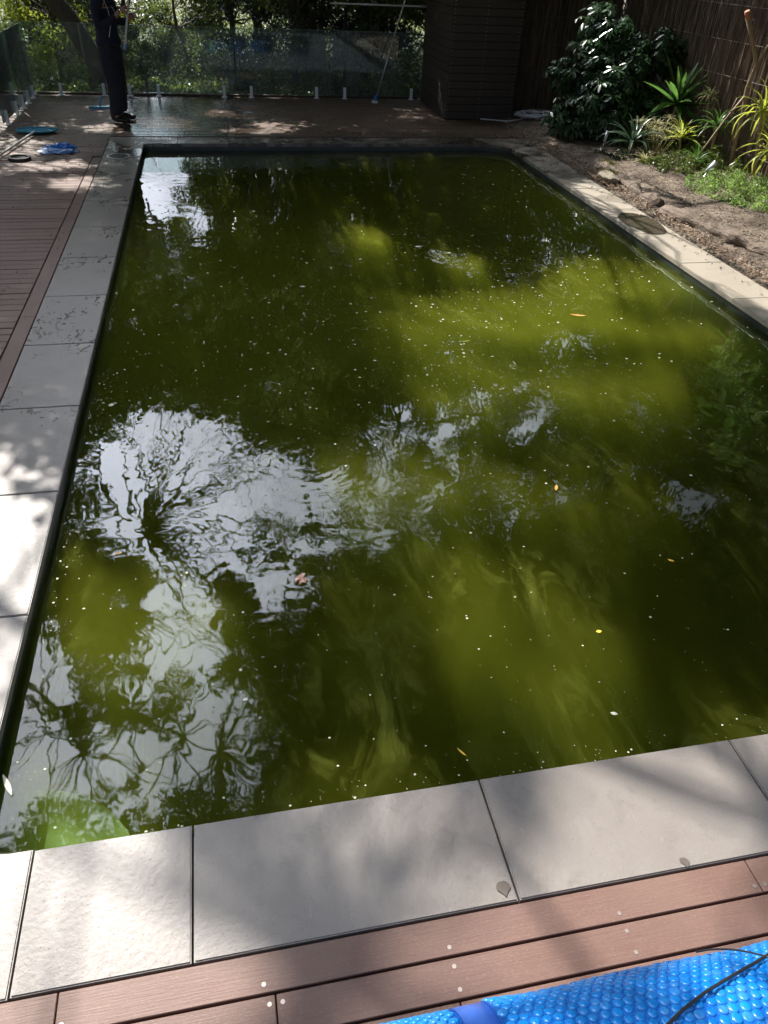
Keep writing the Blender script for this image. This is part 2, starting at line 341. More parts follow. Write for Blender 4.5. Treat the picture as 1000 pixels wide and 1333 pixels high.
ys = [.176+.9*k for k in range(11)]
for a, b in zip(ys, ys[1:]): slab(OL, 0, a, b, random.uniform(-.0015, .001))
corner(0, PD, .10, OL, PD+OF, .45, ys[-1])
xs = [.45+.9*k for k in range(5)]
for a, b in zip(xs, xs[1:]): slab(a, b, PD, PD+OF, random.uniform(-.002, .001))
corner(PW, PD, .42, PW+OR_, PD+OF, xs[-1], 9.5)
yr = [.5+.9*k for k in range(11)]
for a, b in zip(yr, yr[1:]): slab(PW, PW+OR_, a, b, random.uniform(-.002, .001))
# dark wet stain: a thin puddle on the right coping
t = NT('puddle_water'); t.pr(t.mix(t.noise(6, 5), (.045, .037, .027), (.085, .07, .05)), .22, t.bump(t.noise(8, 2), .1, .004), .6); M_PUD = t.m
bm = bmesh.new(); vsx = [bm.verts.new((5.45+.2*math.cos(a)*(1+.08*math.sin(3*a)), 6.25+.42*math.sin(a)*(1+.06*math.cos(2*a)), .003)) for a in [2*math.pi*k/36 for k in range(36)]]; bm.faces.new(vsx)
tag(from_bm('puddle', bm, M_PUD), 'dark brown puddle lying on the coping at the right of the pool', 'puddle')
for (px, py, s_) in ((1.615, -.38, .026), (2.22, -.405, .018)):
    bm = bmesh.new(); bm.faces.new([bm.verts.new((px+s_*math.cos(a)*(.6+.3*math.sin(2*a+px)), py+s_*math.sin(a)*(.9+.2*math.sin(3*a)), .0035)) for a in [2*math.pi*k/20 for k in range(20)]])
    from_bm('damp_spot', bm, simple('damp_stone', (.12, .10, .085), .3), cop)
# sand bed under the slabs, seen in the joints
bm = bmesh.new()
for (x0, x1, y0, y1) in ((OL, -.02, ON, PD+OF), (PW+.02, PW+OR_, ON, PD+OF), (-.02, PW+.02, ON, -.02), (-.02, PW+.02, PD+.02, PD+OF)):
    box_bm(bm, x0, x1, y0, y1, -.15, -.043)
from_bm('joint_sand', bm, M_GROUT, cop)

# ------------------------------------------------------------------ deck
deck = tag(empty('deck'), 'red brown composite deck boards round the pool', kind='structure')
bw, pitch = .104, .112
_bc = {}
def board(x0, x1, y0, y1, z1=-.002):
    key = (round(x1-x0, 3), round(y1-y0, 3))
    if key not in _bc:
        bm = bmesh.new(); box_bm(bm, 0, key[0], 0, key[1], -.024, 0, bev=.002); me = bpy.data.meshes.new('deck_board'); bm.to_mesh(me); bm.free(); me.materials.append(M_BOARD); _bc[key] = me
    o = link('deck_board', _bc[key], None, deck); o.location = (x0, y0, z1); return o
_sm = None
def screw(b, x, y):
    global _sm
    if _sm is None:
        bm = bmesh.new(); disc_bm(bm, (0, 0), .0028, .0062, 0, .0012, 14); disc_bm(bm, (0, 0), 0, .0029, 0, .0006, 8); _sm = bpy.data.meshes.new('screw'); bm.to_mesh(_sm); bm.free(); _sm.materials.append(M_SCREW)
    o = link('screw', _sm, None, b); o.location = (x-b.location.x, y-b.location.y, .0)
# near deck, boards along the pool edge
for k in range(16):
    y1 = ON-.006-pitch*k; y0 = y1-bw
    js = [-2.2, .32, 2.42, 4.8] if k % 2 == 0 else [-2.2, .9, 3.2, 4.8]
    if k == 2: js = [-2.2, 1.397, 3.0, 4.8]
    for a, b in zip(js, js[1:]):
        o = board(a+.002, b-.002, y0, y1)
        if k < 3:
            xa = [x for x in (-.74, -.2, .335, .87, 1.405, 1.94, 2.475, 3.01) if a+.01 < x < b-.01] + ([a+.018] if a > -2 else []) + ([b-.018] if b < 4 else [])
            for x in xa:
                if min(abs(x-y_) for y_ in ([a+.018, b-.018] if x not in (a+.018, b-.018) else [99])) < .03: continue
                for yy in ((y0+.022,) if k == 0 else (y0+.022, y1-.022)): screw(o, x, yy)
# left border board, then boards across
yb = -.42
for a, b in zip((-.43, 1.9, 4.3, 6.7), (1.9, 4.3, 6.7, 9.4)): board(-.47-.006-bw, -.476, a+.002, b-.002)
nb = 0; y = .4
while y < 14.25:
    x1 = -.59
    if y > 9.4: x1 = -.478
    if y > PD+OF-.02:
        j = random.uniform(.5, 2.5)
        segs = [(-3.3, j), (j, j+2.4), (j+2.4, 6.6)]
        for a, b in segs: board(a+.002, b-.002, y, y+bw, -.002+random.uniform(-.0015, .0015)); nb += 1
    else:
        board(-3.3, x1, y, y+bw, -.002+random.uniform(-.0015, .0015)); nb += 1
    y += pitch

# ------------------------------------------------------------------ leaves
def rand_dirs(n):
    v = RS.normal(size=(n, 3)); return v/np.linalg.norm(v, axis=1)[:, None]
def leaf_quads(C, ln, wd, droop=0.0, flat=0.0, seed=0):
    """one kinked diamond (two triangles as one quad) per centre"""
    n = len(C); a = rand_dirs(n); a[:, 2] -= droop; a /= np.linalg.norm(a, axis=1)[:, None]
    b = rand_dirs(n); b[:, 2] += 0; b -= (b*a).sum(1)[:, None]*a; b /= np.linalg.norm(b, axis=1)[:, None]
    if flat:
        up = np.array([0, 0, 1.]); b2 = np.cross(a, up); nb_ = np.linalg.norm(b2, axis=1)[:, None]+1e-6; b = b*(1-flat)+flat*b2/nb_; b /= np.linalg.norm(b, axis=1)[:, None]
    L_ = (ln*RS.uniform(.6, 1.3, n))[:, None]; W_ = (wd*RS.uniform(.7, 1.3, n))[:, None]
    return np.stack([C-a*L_*.5, C+b*W_*.5-a*L_*.08, C+a*L_*.5, C-b*W_*.5-a*L_*.08], 1)
def in_clumps(cs, rs, per):
    out = []
    for c_, r_ in zip(cs, rs):
        n = per if isinstance(per, int) else int(per*r_*r_)
        d = rand_dirs(n)*(RS.uniform(.15, 1, n)**.6)[:, None]*r_; d[:, 2] *= .75; out.append(np.array(c_)+d)
    return np.concatenate(out)

# ---- trees overhead: their leaf clumps shade pool and deck; gaps let the sun through on to the sunlit places
VC = np.array([CAM.x, CAM.y, 2*ZW-CAM.z])     # where mirror images of the crowns are seen from
def azel(p):
    d = p-VC; return math.degrees(math.atan2(d[0], d[1])), math.degrees(math.atan2(d[2], math.hypot(d[0], d[1])))
OPEN = [(-5.5, 35, 7.5, 6.8), (-8, 45, 5, 4), (-5.5, 53.5, 6.5, 3.6), (2, 44, 3, 2), (3.5, 34, 3.0, 2.0), (26, 37, 1.8, 1.5), (40, 32, 3, 1.2), (-12, 38, 2, 2), (28, 45, 1.6, 1.2), (-22, 44, 4, 4), (-4.2, 11.5, 2.4, 4.5)]   # openings in the crowns: azimuth, elevation, radii
def open_sky(p, m=1.0):
    a, e = azel(p)
    for (A, E_, ra, re) in OPEN:
        if ((a-A)/ra)**2+((e-E_)/re)**2 < m: return True
    return False
SUNLIT = [(-.5, .3, .5, 2.2), (.12, -.65, .55, 1.1), (1.25, -.6, .34, 1.1), (2.12, -.5, .22, .9), (2.75, -.5, .25, .9), (.08, .3, .38, .26), (.5, 1.25, .28, .34), (2.0, 1.0, .34, .4), (1.85, 2.2, .45, .24),
          (3.4, 4.35, .7, .5), (4.55, 5.1, .7, .45), (2.6, 3.25, .6, .25), (3.6, 3.1, .6, .26), (2.4, 6.5, .22, .3), (3.2, 5.6, .2, .2), (2.9, 1.9, .4, .18), (4.5, 3.9, .35, .2),
          (7.6, 4.2, .9, 1.3), (6.3, 4.7, 1.1, 1.7), (6.9, 7.0, 1.3, 2.0), (5.42, 7.0, .25, .9), (7.2, 9.0, .7, .7), (6.2, 10.2, .3, .25)]
_r = random.Random(4)
SUNLIT += [(_r.uniform(-2.8, -.3), _r.uniform(7.6, 14), _r.uniform(.16, .4), _r.uniform(.14, .3)) for _ in range(16)] + [(_r.uniform(0, 6), _r.uniform(10.9, 14.2), _r.uniform(.2, .5), _r.uniform(.14, .28)) for _ in range(14)]
SUNLIT += [(-2.4, 15.6, 1.8, 1.4), (.6, 15.9, .7, .9), (2.6, 14.9, .3, .6), (4.9, 16.4, .8, .7), (5.0, 15.0, .5, .5), (8.45, 7.2, .12, .5), (8.3, 8.6, .1, .35), (8.5, 5.6, .14, .5), (8.2, 6.4, .1, .4), (8.35, 9.9, .1, .3)]
def sunlit(x, y, m=1.0):
    for (A, B, ra, rb) in SUNLIT:
        if ra and ((x-A)/ra)**2+((y-B)/rb)**2 < m: return True
    return False
sd = np.array(SD)
clumps = []
def fits(x, y, r_): return not (sunlit(x, y) or any(sunlit(x+r_*.75*math.cos(a), y+r_*.95*math.sin(a)) for a in (0, .79, 1.57, 2.36, 3.14, 3.93, 4.71, 5.5)))
def put(x, y, rs_, lo, hi, tries):
    for r_ in rs_:
        if not fits(x, y, r_): continue
        for k in range(tries):
            hgt = RS.uniform(lo, hi); p = np.array([x, y, 0])+sd*(hgt/sd[2])
            if not open_sky(p, 1.15): clumps.append((p, r_)); return
step = .42
for gx in np.arange(-7, 9.5, step):
    for gy in np.arange(-3, 23, step):
        if gy > 16 and RS.uniform() < .45: continue
        if -1.6 < gy < .2 and -.8 < gx < 3.4 and (gx < .6 or RS.uniform() < .45): continue
        put(gx+RS.uniform(-.2, .2), gy+RS.uniform(-.2, .2), (RS.uniform(.42, .6), .32, .2), 2.9 if gy > 4.5 else 4.5, 9 if gy > 7.5 else 14, 40)
for q_ in range(5):  # extra leaf clumps, added only to block the sun's glint on the near left water
    clumps.append((np.array([.14+RS.uniform(-.03, .03), .70+RS.uniform(-.03, .03), 0])+sd*((6+q_*.5)/sd[2]), .15))
for k in range(60):
    put(RS.uniform(.62, .95), RS.uniform(-1.3, .5), (.22,), 8, 14, 10); put(RS.uniform(1.52, 1.93), RS.uniform(-1.3, .5), (.22,), 8, 14, 10); put(RS.uniform(2.3, 2.5), RS.uniform(-1.3, .5), (.16,), 8, 14, 10)
for k in range(130):                                   # low crowns behind the glass fence
    a_, e_, d_ = R(RS.uniform(-1, 15)), R(RS.uniform(12, 27)), RS.uniform(17.5, 23)
    p = VC+d_*np.array([math.sin(a_)*math.cos(e_), math.cos(a_)*math.cos(e_), math.sin(e_)])
    if not open_sky(p, 1.2): clumps.append((p, RS.uniform(.35, .6)))
for k in range(1700):                                   # thick foliage over the right half
    a_, e_, d_ = R(RS.uniform(9, 62)), R(RS.uniform(13, 64)), RS.uniform(9, 20)
    p = VC+d_*np.array([math.sin(a_)*math.cos(e_), math.cos(a_)*math.cos(e_), math.sin(e_)]); r_ = RS.uniform(.4, .65)
    if p[2] < 2.8: continue
    g_ = p-sd*(p[2]/sd[2])
    if fits(g_[0], g_[1], r_) and not open_sky(p, 1.2): clumps.append((p, r_))
for k in range(900):                                   # the rest of the canopy
    p = np.array([RS.uniform(-11, 13), RS.uniform(-2, 24), RS.uniform(5.5, 14)]); g_ = p-sd*(p[2]/sd[2]); r_ = RS.uniform(.45, .75)
    if fits(g_[0], g_[1], r_) and not open_sky(p, 1.25): clumps.append((p, r_))
# thicken the crowns where light still leaks on to shaded places
cp = [(p[0]-sd[0]*p[2]/sd[2], p[1]-sd[1]*p[2]/sd[2], r_) for p, r_ in clumps]
ca = np.array(cp)
for gx in np.arange(-1.2, 8.3, .24):
    for gy in np.arange(-1.2, 14.2, .24):
        if sunlit(gx, gy): continue
        d2 = ((ca[:, 0]-gx)/(ca[:, 2]*.8))**2+((ca[:, 1]-gy)/(ca[:, 2]*1.05))**2
        need = (0 if gy < .05 else 3 if gy > 6 or gx < 1.2 else 2)-int((d2 < 1).sum())
        for _ in range(max(0, need)):
            n0 = len(clumps); put(gx+RS.uniform(-.06, .06), gy+RS.uniform(-.06, .06), (.45, .3, .2), 2.9 if gy > 4.5 else 4.5, 9 if gy > 7.5 else 15, 40)
            if len(clumps) > n0: p, r_ = clumps[-1]; ca = np.vstack([ca, [p[0]-sd[0]*p[2]/sd[2], p[1]-sd[1]*p[2]/sd[2], r_]])
print('clumps', len(clumps))
TR = [('leaning_gum_tree', (-.9, 15.8, -.16), (-2.75, 15.9, 3.6), .17, 'leaning grey gum tree behind the glass fence, just behind the standing person'),
      ('spreading_gum_tree', (9.6, 11.5, -.16), (9.0, 12.0, 4.2), .30, 'tall spreading gum tree behind the brushwood fence at the right'),
      ('overhanging_gum_tree', (-6.2, 8.0, -.16), (-5.6, 8.4, 4.4), .28, 'tall gum tree left of the deck reaching over the pool'),
      ('back_gum_tree', (3.2, 19.2, -.16), (3.0, 18.6, 4.8), .30, 'tall gum tree well behind the glass fence, mirrored upside down in the pool'),
      ('near_gum_tree', (8.6, 1.4, -.16), (8.2, 2.0, 4.2), .26, 'gum tree at the right outside the frame, shading the near water')]
heads = np.array([t_[2] for t_ in TR]); own = [[] for _ in TR]
for p, r_ in clumps: own[int(np.argmin(((heads-p)**2*np.array([1, 1, .3])).sum(1)))].append((p, r_))
def curve_pts(a, b, n=6, sag=0.0, wob=.12):
    a, b = Vector(a), Vector(b); Lg = (b-a).length; o = []
    for i in range(n+1):
        f = i/n; p = a.lerp(b, f); p.z += math.sin(f*math.pi)*sag*Lg
        if 0 < i < n: p += Vector((random.uniform(-1, 1), random.uniform(-1, 1), random.uniform(-1, 1)))*wob*Lg/n*1.2
        o.append(p)
    return o
for (nm, base, head, tr_, lab), cl in zip(TR, own):
    root = tag(empty(nm.replace('leaning_', '').replace('spreading_', '').replace('overhanging_', '').replace('back_', '').replace('near_', ''), base), lab, 'tree', 'gum trees')
    loc = lambda v: Vector(v)-Vector(base)
    bm = bmesh.new(); tp = curve_pts((0, 0, 0), loc(head), 7, 0, .12); tube_bm(bm, tp, [tr_*(1.15-.55*i/7) for i in range(8)], 12)
    if cl:
        Pn = np.array([c_[0] for c_ in cl]); k = max(2, min(9, len(cl)//10)); ce = Pn[RS.choice(len(Pn), k, replace=False)]
        for _ in range(8):
            lb = np.argmin(((Pn[:, None]-ce[None])**2).sum(2), 1)
            ce = np.array([Pn[lb == j].mean(0) if (lb == j).any() else ce[j] for j in range(k)])
        for j in range(k):
            if not (lb == j).any(): continue
            lp = curve_pts(loc(head), loc(ce[j]), 7, .10, .22); Lg = (Vector(ce[j])-Vector(head)).length
            r0 = min(tr_*.4, .02+.008*Lg); tube_bm(bm, lp, [r0*(1-.75*i/7) for i in range(8)], 7, False)
            for q in Pn[lb == j]:
                s_ = min(lp, key=lambda v: (v-loc(q)).length+.35*random.random()); tube_bm(bm, curve_pts(s_, loc(q), 4, -.04, .3), [.022, .018, .013, .009, .004], 4, False)
        from_bm('trunk', bm, M_BARK, root)
        Cn = in_clumps([c_[0] for c_ in cl], [c_[1] for c_ in cl], 1050.)
        o = quads('crown', leaf_quads(Cn, .15, .058, .9)-np.array(base), M_GUM, root); o['kind'] = 'stuff'
    else: from_bm('trunk', bm, M_BARK, root)

# ---- trees and bushes behind the glass fence
def tree_behind(x, y, h, w, nl, mat, lab, cat, nm, ls=.085, z0=-.16, shape=.75, grp='trees and bushes beyond the glass fence'):
    root = tag(empty(nm, (x, y, z0)), lab, cat, grp)
    bm = bmesh.new(); tp = curve_pts((0, 0, 0), (random.uniform(-.1, .1)*h, random.uniform(-.1, .1)*h, h*.7), 5, 0, .15); r0 = .02+.018*h; tube_bm(bm, tp, [r0*(1-.7*i/5) for i in range(6)], 7)
    nc = int(10+h*w*2.2); cs, rs = [], []
    for _ in range(nc):
        f = RS.uniform(0, 1)**.8; zz = h*(.10+.86*f) if shape < 1 else h*(.2+.75*f); wr = w*.5*(math.sin(min(1, max(.12, (zz/h)))*math.pi*.92)**.5)
        a_ = RS.uniform(0, 6.28); rr = wr*RS.uniform(.3, 1)
        c_ = (rr*math.cos(a_), rr*math.sin(a_), zz); cs.append(c_); rs.append(RS.uniform(.16, .32)*w**.6*min(1, .5+h/8))
        if zz > .8: s_ = min(tp, key=lambda v: abs(v.z-zz*.75)); tube_bm(bm, curve_pts(s_, c_, 3, 0, .3), [r0*.3, r0*.22, r0*.14, .004], 4, False)
    from_bm('trunk', bm, M_BARK, root)
    Cn = in_clumps(cs, rs, max(20, nl//nc))
    if h > 3: b_ = np.array([x, y, z0]); Cn = Cn[np.array([not open_sky(q+b_, .8) for q in Cn])]
    o = quads('crown', leaf_quads(Cn, ls, ls*.42, .3), mat, root); o['kind'] = 'stuff'
    return root
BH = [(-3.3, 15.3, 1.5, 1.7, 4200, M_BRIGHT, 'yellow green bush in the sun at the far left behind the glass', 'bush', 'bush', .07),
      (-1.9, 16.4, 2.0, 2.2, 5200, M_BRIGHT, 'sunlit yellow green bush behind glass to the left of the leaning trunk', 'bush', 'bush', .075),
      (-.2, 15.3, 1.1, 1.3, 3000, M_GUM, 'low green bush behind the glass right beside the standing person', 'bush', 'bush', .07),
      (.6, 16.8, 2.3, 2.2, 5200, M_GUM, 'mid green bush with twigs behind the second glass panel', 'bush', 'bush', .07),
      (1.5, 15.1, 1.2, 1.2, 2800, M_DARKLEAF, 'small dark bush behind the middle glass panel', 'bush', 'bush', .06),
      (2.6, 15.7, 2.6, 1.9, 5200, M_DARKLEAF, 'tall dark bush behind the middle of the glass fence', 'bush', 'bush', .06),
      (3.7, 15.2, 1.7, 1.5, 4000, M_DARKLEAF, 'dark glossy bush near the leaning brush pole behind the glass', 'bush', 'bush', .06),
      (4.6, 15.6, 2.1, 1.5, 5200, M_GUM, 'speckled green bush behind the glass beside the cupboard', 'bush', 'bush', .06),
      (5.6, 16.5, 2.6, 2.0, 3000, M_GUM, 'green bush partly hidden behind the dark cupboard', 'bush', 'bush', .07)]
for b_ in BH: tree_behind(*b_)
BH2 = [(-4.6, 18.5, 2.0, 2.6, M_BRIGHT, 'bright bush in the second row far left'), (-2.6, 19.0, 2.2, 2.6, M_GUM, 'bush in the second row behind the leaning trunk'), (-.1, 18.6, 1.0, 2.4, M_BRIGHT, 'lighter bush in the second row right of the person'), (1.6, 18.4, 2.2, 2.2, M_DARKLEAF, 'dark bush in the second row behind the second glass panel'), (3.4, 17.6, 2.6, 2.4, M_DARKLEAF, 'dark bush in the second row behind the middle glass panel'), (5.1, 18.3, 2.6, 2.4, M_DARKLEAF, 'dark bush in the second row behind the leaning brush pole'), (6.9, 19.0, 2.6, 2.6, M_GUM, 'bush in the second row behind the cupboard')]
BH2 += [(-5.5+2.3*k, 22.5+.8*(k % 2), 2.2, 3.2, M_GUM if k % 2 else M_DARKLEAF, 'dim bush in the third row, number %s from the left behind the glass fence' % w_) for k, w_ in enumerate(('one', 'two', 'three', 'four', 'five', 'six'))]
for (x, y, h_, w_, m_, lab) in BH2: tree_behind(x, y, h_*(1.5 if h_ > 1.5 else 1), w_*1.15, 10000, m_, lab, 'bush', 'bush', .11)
TB = [(9.4, 14.7, 5.2, 3.8, 'rounded tree just behind the corner of the brushwood fence'), (11.0, 11.8, 6.0, 3.8, 'rounded tree behind the middle of the brushwood fence'), (10.6, 8.0, 5.5, 3.4, 'rounded tree behind the near part of the brushwood fence'), (-6.0, 19.5, 6.0, 4.0, 'tree at the far left behind the glass fence'), (-3.2, 21.5, 6.6, 3.8, 'leafy tree behind the sunlit bushes on the left'),
      (2.4, 21.5, 6.4, 3.8, 'tree behind the middle of the glass fence'), (5.2, 20.5, 7.2, 4.0, 'dense tree behind the right end of the glass fence'), (8.2, 18.0, 8.5, 4.4, 'tall dense tree behind the dark cupboard'),
      (11.8, 15.5, 9.0, 4.6, 'tall tree beyond the far right fence corner'), (12.4, 10.2, 9.0, 4.8, 'tall tree beyond the brushwood fence'), (12.6, 5.4, 9.0, 4.8, 'tall tree beyond the near part of the brushwood fence'), (-9.0, 16.0, 7.0, 4.4, 'tree to the left of the deck corner'), (-8.5, 11.0, 8.0, 4.6, 'tree left of the deck, second from the far corner'), (-9.0, 4.5, 8.0, 4.6, 'tree left of the deck, outside the photo, nearer the camera')]
for i, (x, y, h, w, lab) in enumerate(TB): tree_behind(x, y, h, w, 9000, M_DARKLEAF if i in (0, 1, 2, 5, 6, 7, 8, 10) else M_GUM, lab, 'tree', 'tree', .15, shape=1, grp='trees well beyond the fences')
# ivy-like ground cover right behind the glass
cc = np.stack([RS.uniform(-8, 12, 60000), 14.25+16*RS.uniform(0, 1, 60000)**1.6, RS.uniform(0, 1, 60000)], 1); cc[:, 2] = -.14+cc[:, 2]*(.12+.055*(cc[:, 1]-14.25))
tag(quads('ground_cover', leaf_quads(cc, .10, .05, .1), M_GUM), 'low green ground cover behind the glass fence', 'ground cover', kind='stuff')

# ------------------------------------------------------------------ glass fence
t = NT('fence_glass'); tr = t.n('ShaderNodeBsdfTransparent'); tr.inputs['Color'].default_value = (.86, .93, .92, 1)
gl = t.n('ShaderNodeBsdfGlossy'); gl.inputs['Roughness'].default_value = .03; gl.inputs['Color'].default_value = (.95, 1, 1, 1)
df = t.n('ShaderNodeBsdfDiffuse'); df.inputs['Color'].default_value = (.55, .58, .56, 1)
fr = t.n('ShaderNodeFresnel'); fr.inputs['IOR'].default_value = 1.45
mx = t.n('ShaderNodeMixShader'); t.l(fr.outputs[0], mx.inputs[0]); t.l(tr.outputs[0], mx.inputs[1]); t.l(gl.outputs[0], mx.inputs[2])
m2 = t.n('ShaderNodeMixShader'); t.l(t.rng(t.noise(2.5, 6, t.mapv((1, 1, .35))), .40, .75, .02, .14), m2.inputs[0]); t.l(mx.outputs[0], m2.inputs[1]); t.l(df.outputs[0], m2.inputs[2]); t.l(m2.outputs[0], t.out.inputs['Surface']); M_GLASS = t.m
M_GEDGE = simple('glass_edge', (.3, .5, .45), .2, .1)
def spigot(root, x, y):
    bm = bmesh.new(); disc_bm(bm, (x, y), 0, .052, 0, .010, 16)
    for sx in (-1, 1): box_bm(bm, x-.024, x+.024, y+sx*.016-.011, y+sx*.016+.011, .008, .185, bev=.005)
    box_bm(bm, x-.024, x+.024, y-.028, y+.028, .008, .07, bev=.004)
    s_ = from_bm('spigot', bm, M_STEEL, root)
    bm = bmesh.new(); tube_bm(bm, [(x, y-.030, .13), (x, y-.036, .13)], .008, 8); from_bm('bolt', bm, M_STEEL, s_)
gy = 14.04
def glass_panel(a, b, sps, lab, horiz=True, c=gy):
    root = tag(empty('glass_panel', ((a+b)/2, c, 0) if horiz else (c, (a+b)/2, 0)), lab, 'glass panel', 'frameless glass fence panels')
    ox, oy = root.location.x, root.location.y
    bm = bmesh.new()
    if horiz: box_bm(bm, a-ox, b-ox, -.006, .006, .06, 1.06)
    else: box_bm(bm, -.006, .006, a-oy, b-oy, .06, 1.06)
    from_bm('glass', bm, M_GLASS, root)
    bm = bmesh.new()
    if horiz: box_bm(bm, a-ox, b-ox, -.0062, .0062, 1.06, 1.0625); [box_bm(bm, e-ox-.0015*s_ , e-ox+.0015*s_, -.0062, .0062, .06, 1.06) for e, s_ in ((a-.0016, 1), (b+.0016, 1))]
    else: box_bm(bm, -.0062, .0062, a-oy, b-oy, 1.06, 1.0625)
    from_bm('glass_edge', bm, M_GEDGE, root)
    for s_ in sps: spigot(root, *((s_-ox, 0) if horiz else (0, s_-oy)))
glass_panel(-2.28, -1.1, (-2.0, -1.56), 'glass fence panel at the left end of the far fence')
glass_panel(-1.08, -.13, (-.85, -.42), 'narrow glass fence panel behind the standing person')
glass_panel(-.10, 1.42, (.07, 1.21), 'glass fence panel right of the person, over the wet deck')
glass_panel(1.45, 3.10, (1.69, 2.87), 'glass fence panel in the middle of the far fence')
glass_panel(3.13, 4.80, (3.39, 4.65), 'glass fence panel behind the leaning brush pole beside the cupboard')
glass_panel(11.2, 12.55, (11.45, 12.2), 'glass fence panel on the left side of the deck, nearer one', False, -1.96)
glass_panel(12.6, 13.95, (12.75, 13.2, 13.7), 'glass fence panel on the left side of the deck, running to the far corner', False, -1.96)
# low kerb that carries the far fence line
bm = bmesh.new(); box_bm(bm, -3.3, 4.8, 14.13, 14.21, -.15, .03, bev=.005); tag(from_bm('garden_kerb', bm, simple('dark_timber', (.05, .04, .03), .8)), 'low dark timber kerb along the foot of the glass fence', 'kerb')
# white rail beyond the glass
bm = bmesh.new(); box_bm(bm, 3.2, 5.6, 14.6, 14.66, 1.415, 1.44, bev=.006)
rail_o = from_bm('white_rail', bm, M_WHITE)
bm = bmesh.new()
bm.free()
for x in (3.5, 5.3):
    bm = bmesh.new(); box_bm(bm, x-.025, x+.025, 14.665, 14.715, -.16, 1.36); from_bm('post', bm, M_DARK, rail_o)
tag(rail_o, 'white horizontal rail beyond the glass fence at the top of the view', 'rail')

# ------------------------------------------------------------------ pump cupboard
BX0, BX1, BY0, BY1, BZ = 4.79, 5.97, 12.10, 13.86, 1.95
cup = tag(empty('pump_cupboard', ((BX0+BX1)/2, (BY0+BY1)/2, 0)), 'tall dark brown cupboard clad in horizontal boards at the far end of the pool', 'cupboard')
ox, oy = cup.location.x, cup.location.y
bm = bmesh.new(); box_bm(bm, BX0-ox+.02, BX1-ox-.02, BY0-oy+.02, BY1-oy-.02, -.04, BZ-.02); from_bm('frame', bm, M_DARK, cup)
z = .012; ph = .112
while z < BZ-.05:
    h_ = min(ph-.006, BZ-z)
    for (x0, x1, y0, y1) in ((BX0, BX1, BY0, BY0+.018), (BX0, BX0+.018, BY0+.021, BY1), (BX1-.018, BX1, BY0+.021, BY1)):
        bm = bmesh.new(); box_bm(bm, x0-ox, x1-ox, y0-oy, y1-oy, z, z+h_, bev=.0025); b_ = from_bm('board', bm, M_CLAD, cup)
        if y1-y0 < .1:
            bm = bmesh.new()
            tube_bm(bm, [(0, -.0015, 0), (0, .004, 0)], .005, 6); ms = bpy.data.meshes.new('screw'); bm.to_mesh(ms); bm.free(); ms.materials.append(M_SCREW)
            for sx in (BX0+.03, (BX0+BX1)/2-.02, BX1-.05):
                for sz in (z+.025, z+h_-.025): link('screw', ms, None, b_, (sx-ox, y0-oy, sz))
    z += ph
bm = bmesh.new(); box_bm(bm, BX0-ox-.03, BX1-ox+.03, BY0-oy-.03, BY1-oy+.03, BZ, BZ+.03, bev=.004); from_bm('lid', bm, M_CLAD, cup)

# ------------------------------------------------------------------ brushwood fences
def brush(x0, y0, x1, y1, h, lab, n):
    d = Vector((x1-x0, y1-y0, 0)); Lg = d.length; d.normalize(); nn = Vector((-d.y, d.x, 0))
    root = tag(empty('brushwood_fence', ((x0+x1)/2, (y0+y1)/2, 0)), lab, 'fence', 'brushwood fences')
    c0 = Vector(((x0+x1)/2, (y0+y1)/2, 0)); s0 = Vector((x0, y0, 0))-c0
    V = []
    for _ in range(n):
        s_ = random.uniform(0, Lg); o_ = random.uniform(-.03, .03); zb = random.uniform(-.1, .9) if random.random() < .6 else -.1; zt = min(h+random.uniform(-.05, .06), zb+random.uniform(.8, 1.9)); r_ = random.uniform(.003, .007)
        lx = random.uniform(-.06, .06); ly = random.uniform(-.02, .02); b_ = s0+d*s_+nn*o_; t_ = b_+d*lx+nn*ly
        a_ = random.uniform(0, 2); e = [(d*math.cos(a_+k*2.094)+nn*math.sin(a_+k*2.094))*r_ for k in range(3)]
        for k in range(3):
            j = (k+1) % 3; V.append([b_+e[k]+Vector((0, 0, zb)), b_+e[j]+Vector((0, 0, zb)), t_+e[j]*.6+Vector((0, 0, zt)), t_+e[k]*.6+Vector((0, 0, zt))])
    o = quads('stems', np.array([[tuple(v) for v in q] for q in V]), M_BRUSH, root); o['kind'] = 'stuff'
    bm = bmesh.new()
    for k in range(5):
        z_ = .25+k*.4; tube_bm(bm, [s0+d*.0+nn*.04+Vector((0, 0, z_)), s0+d*Lg+nn*.04+Vector((0, 0, z_+.01))], .0022, 4); tube_bm(bm, [s0-nn*.04+Vector((0, 0, z_)), s0+d*Lg-nn*.04+Vector((0, 0, z_+.01))], .0022, 4)
    from_bm('wire', bm, M_WIRE, root)
    bm = bmesh.new(); k = 0.
    a_ = math.atan2(d.y, d.x); rz = Matrix.Rotation(a_, 4, 'Z')
    p_ = s0+d*Lg/2; box_bm(bm, p_.x-Lg/2, p_.x+Lg/2, p_.y-.004, p_.y+.004, -.1, h-.08)
    bmesh.ops.transform(bm, matrix=Matrix.Translation(p_) @ rz @ Matrix.Translation(-p_), verts=bm.verts); from_bm('backing', bm, simple('fence_backing', (.05, .036, .027), .95), root)
brush(8.02, 12.75, 8.02, 2.0, 2.05, 'long brown brushwood fence along the garden bed on the right', 7000)
brush(5.99, 12.83, 7.98, 12.83, 2.05, 'short dark brushwood fence between the cupboard and the garden bed', 1600)

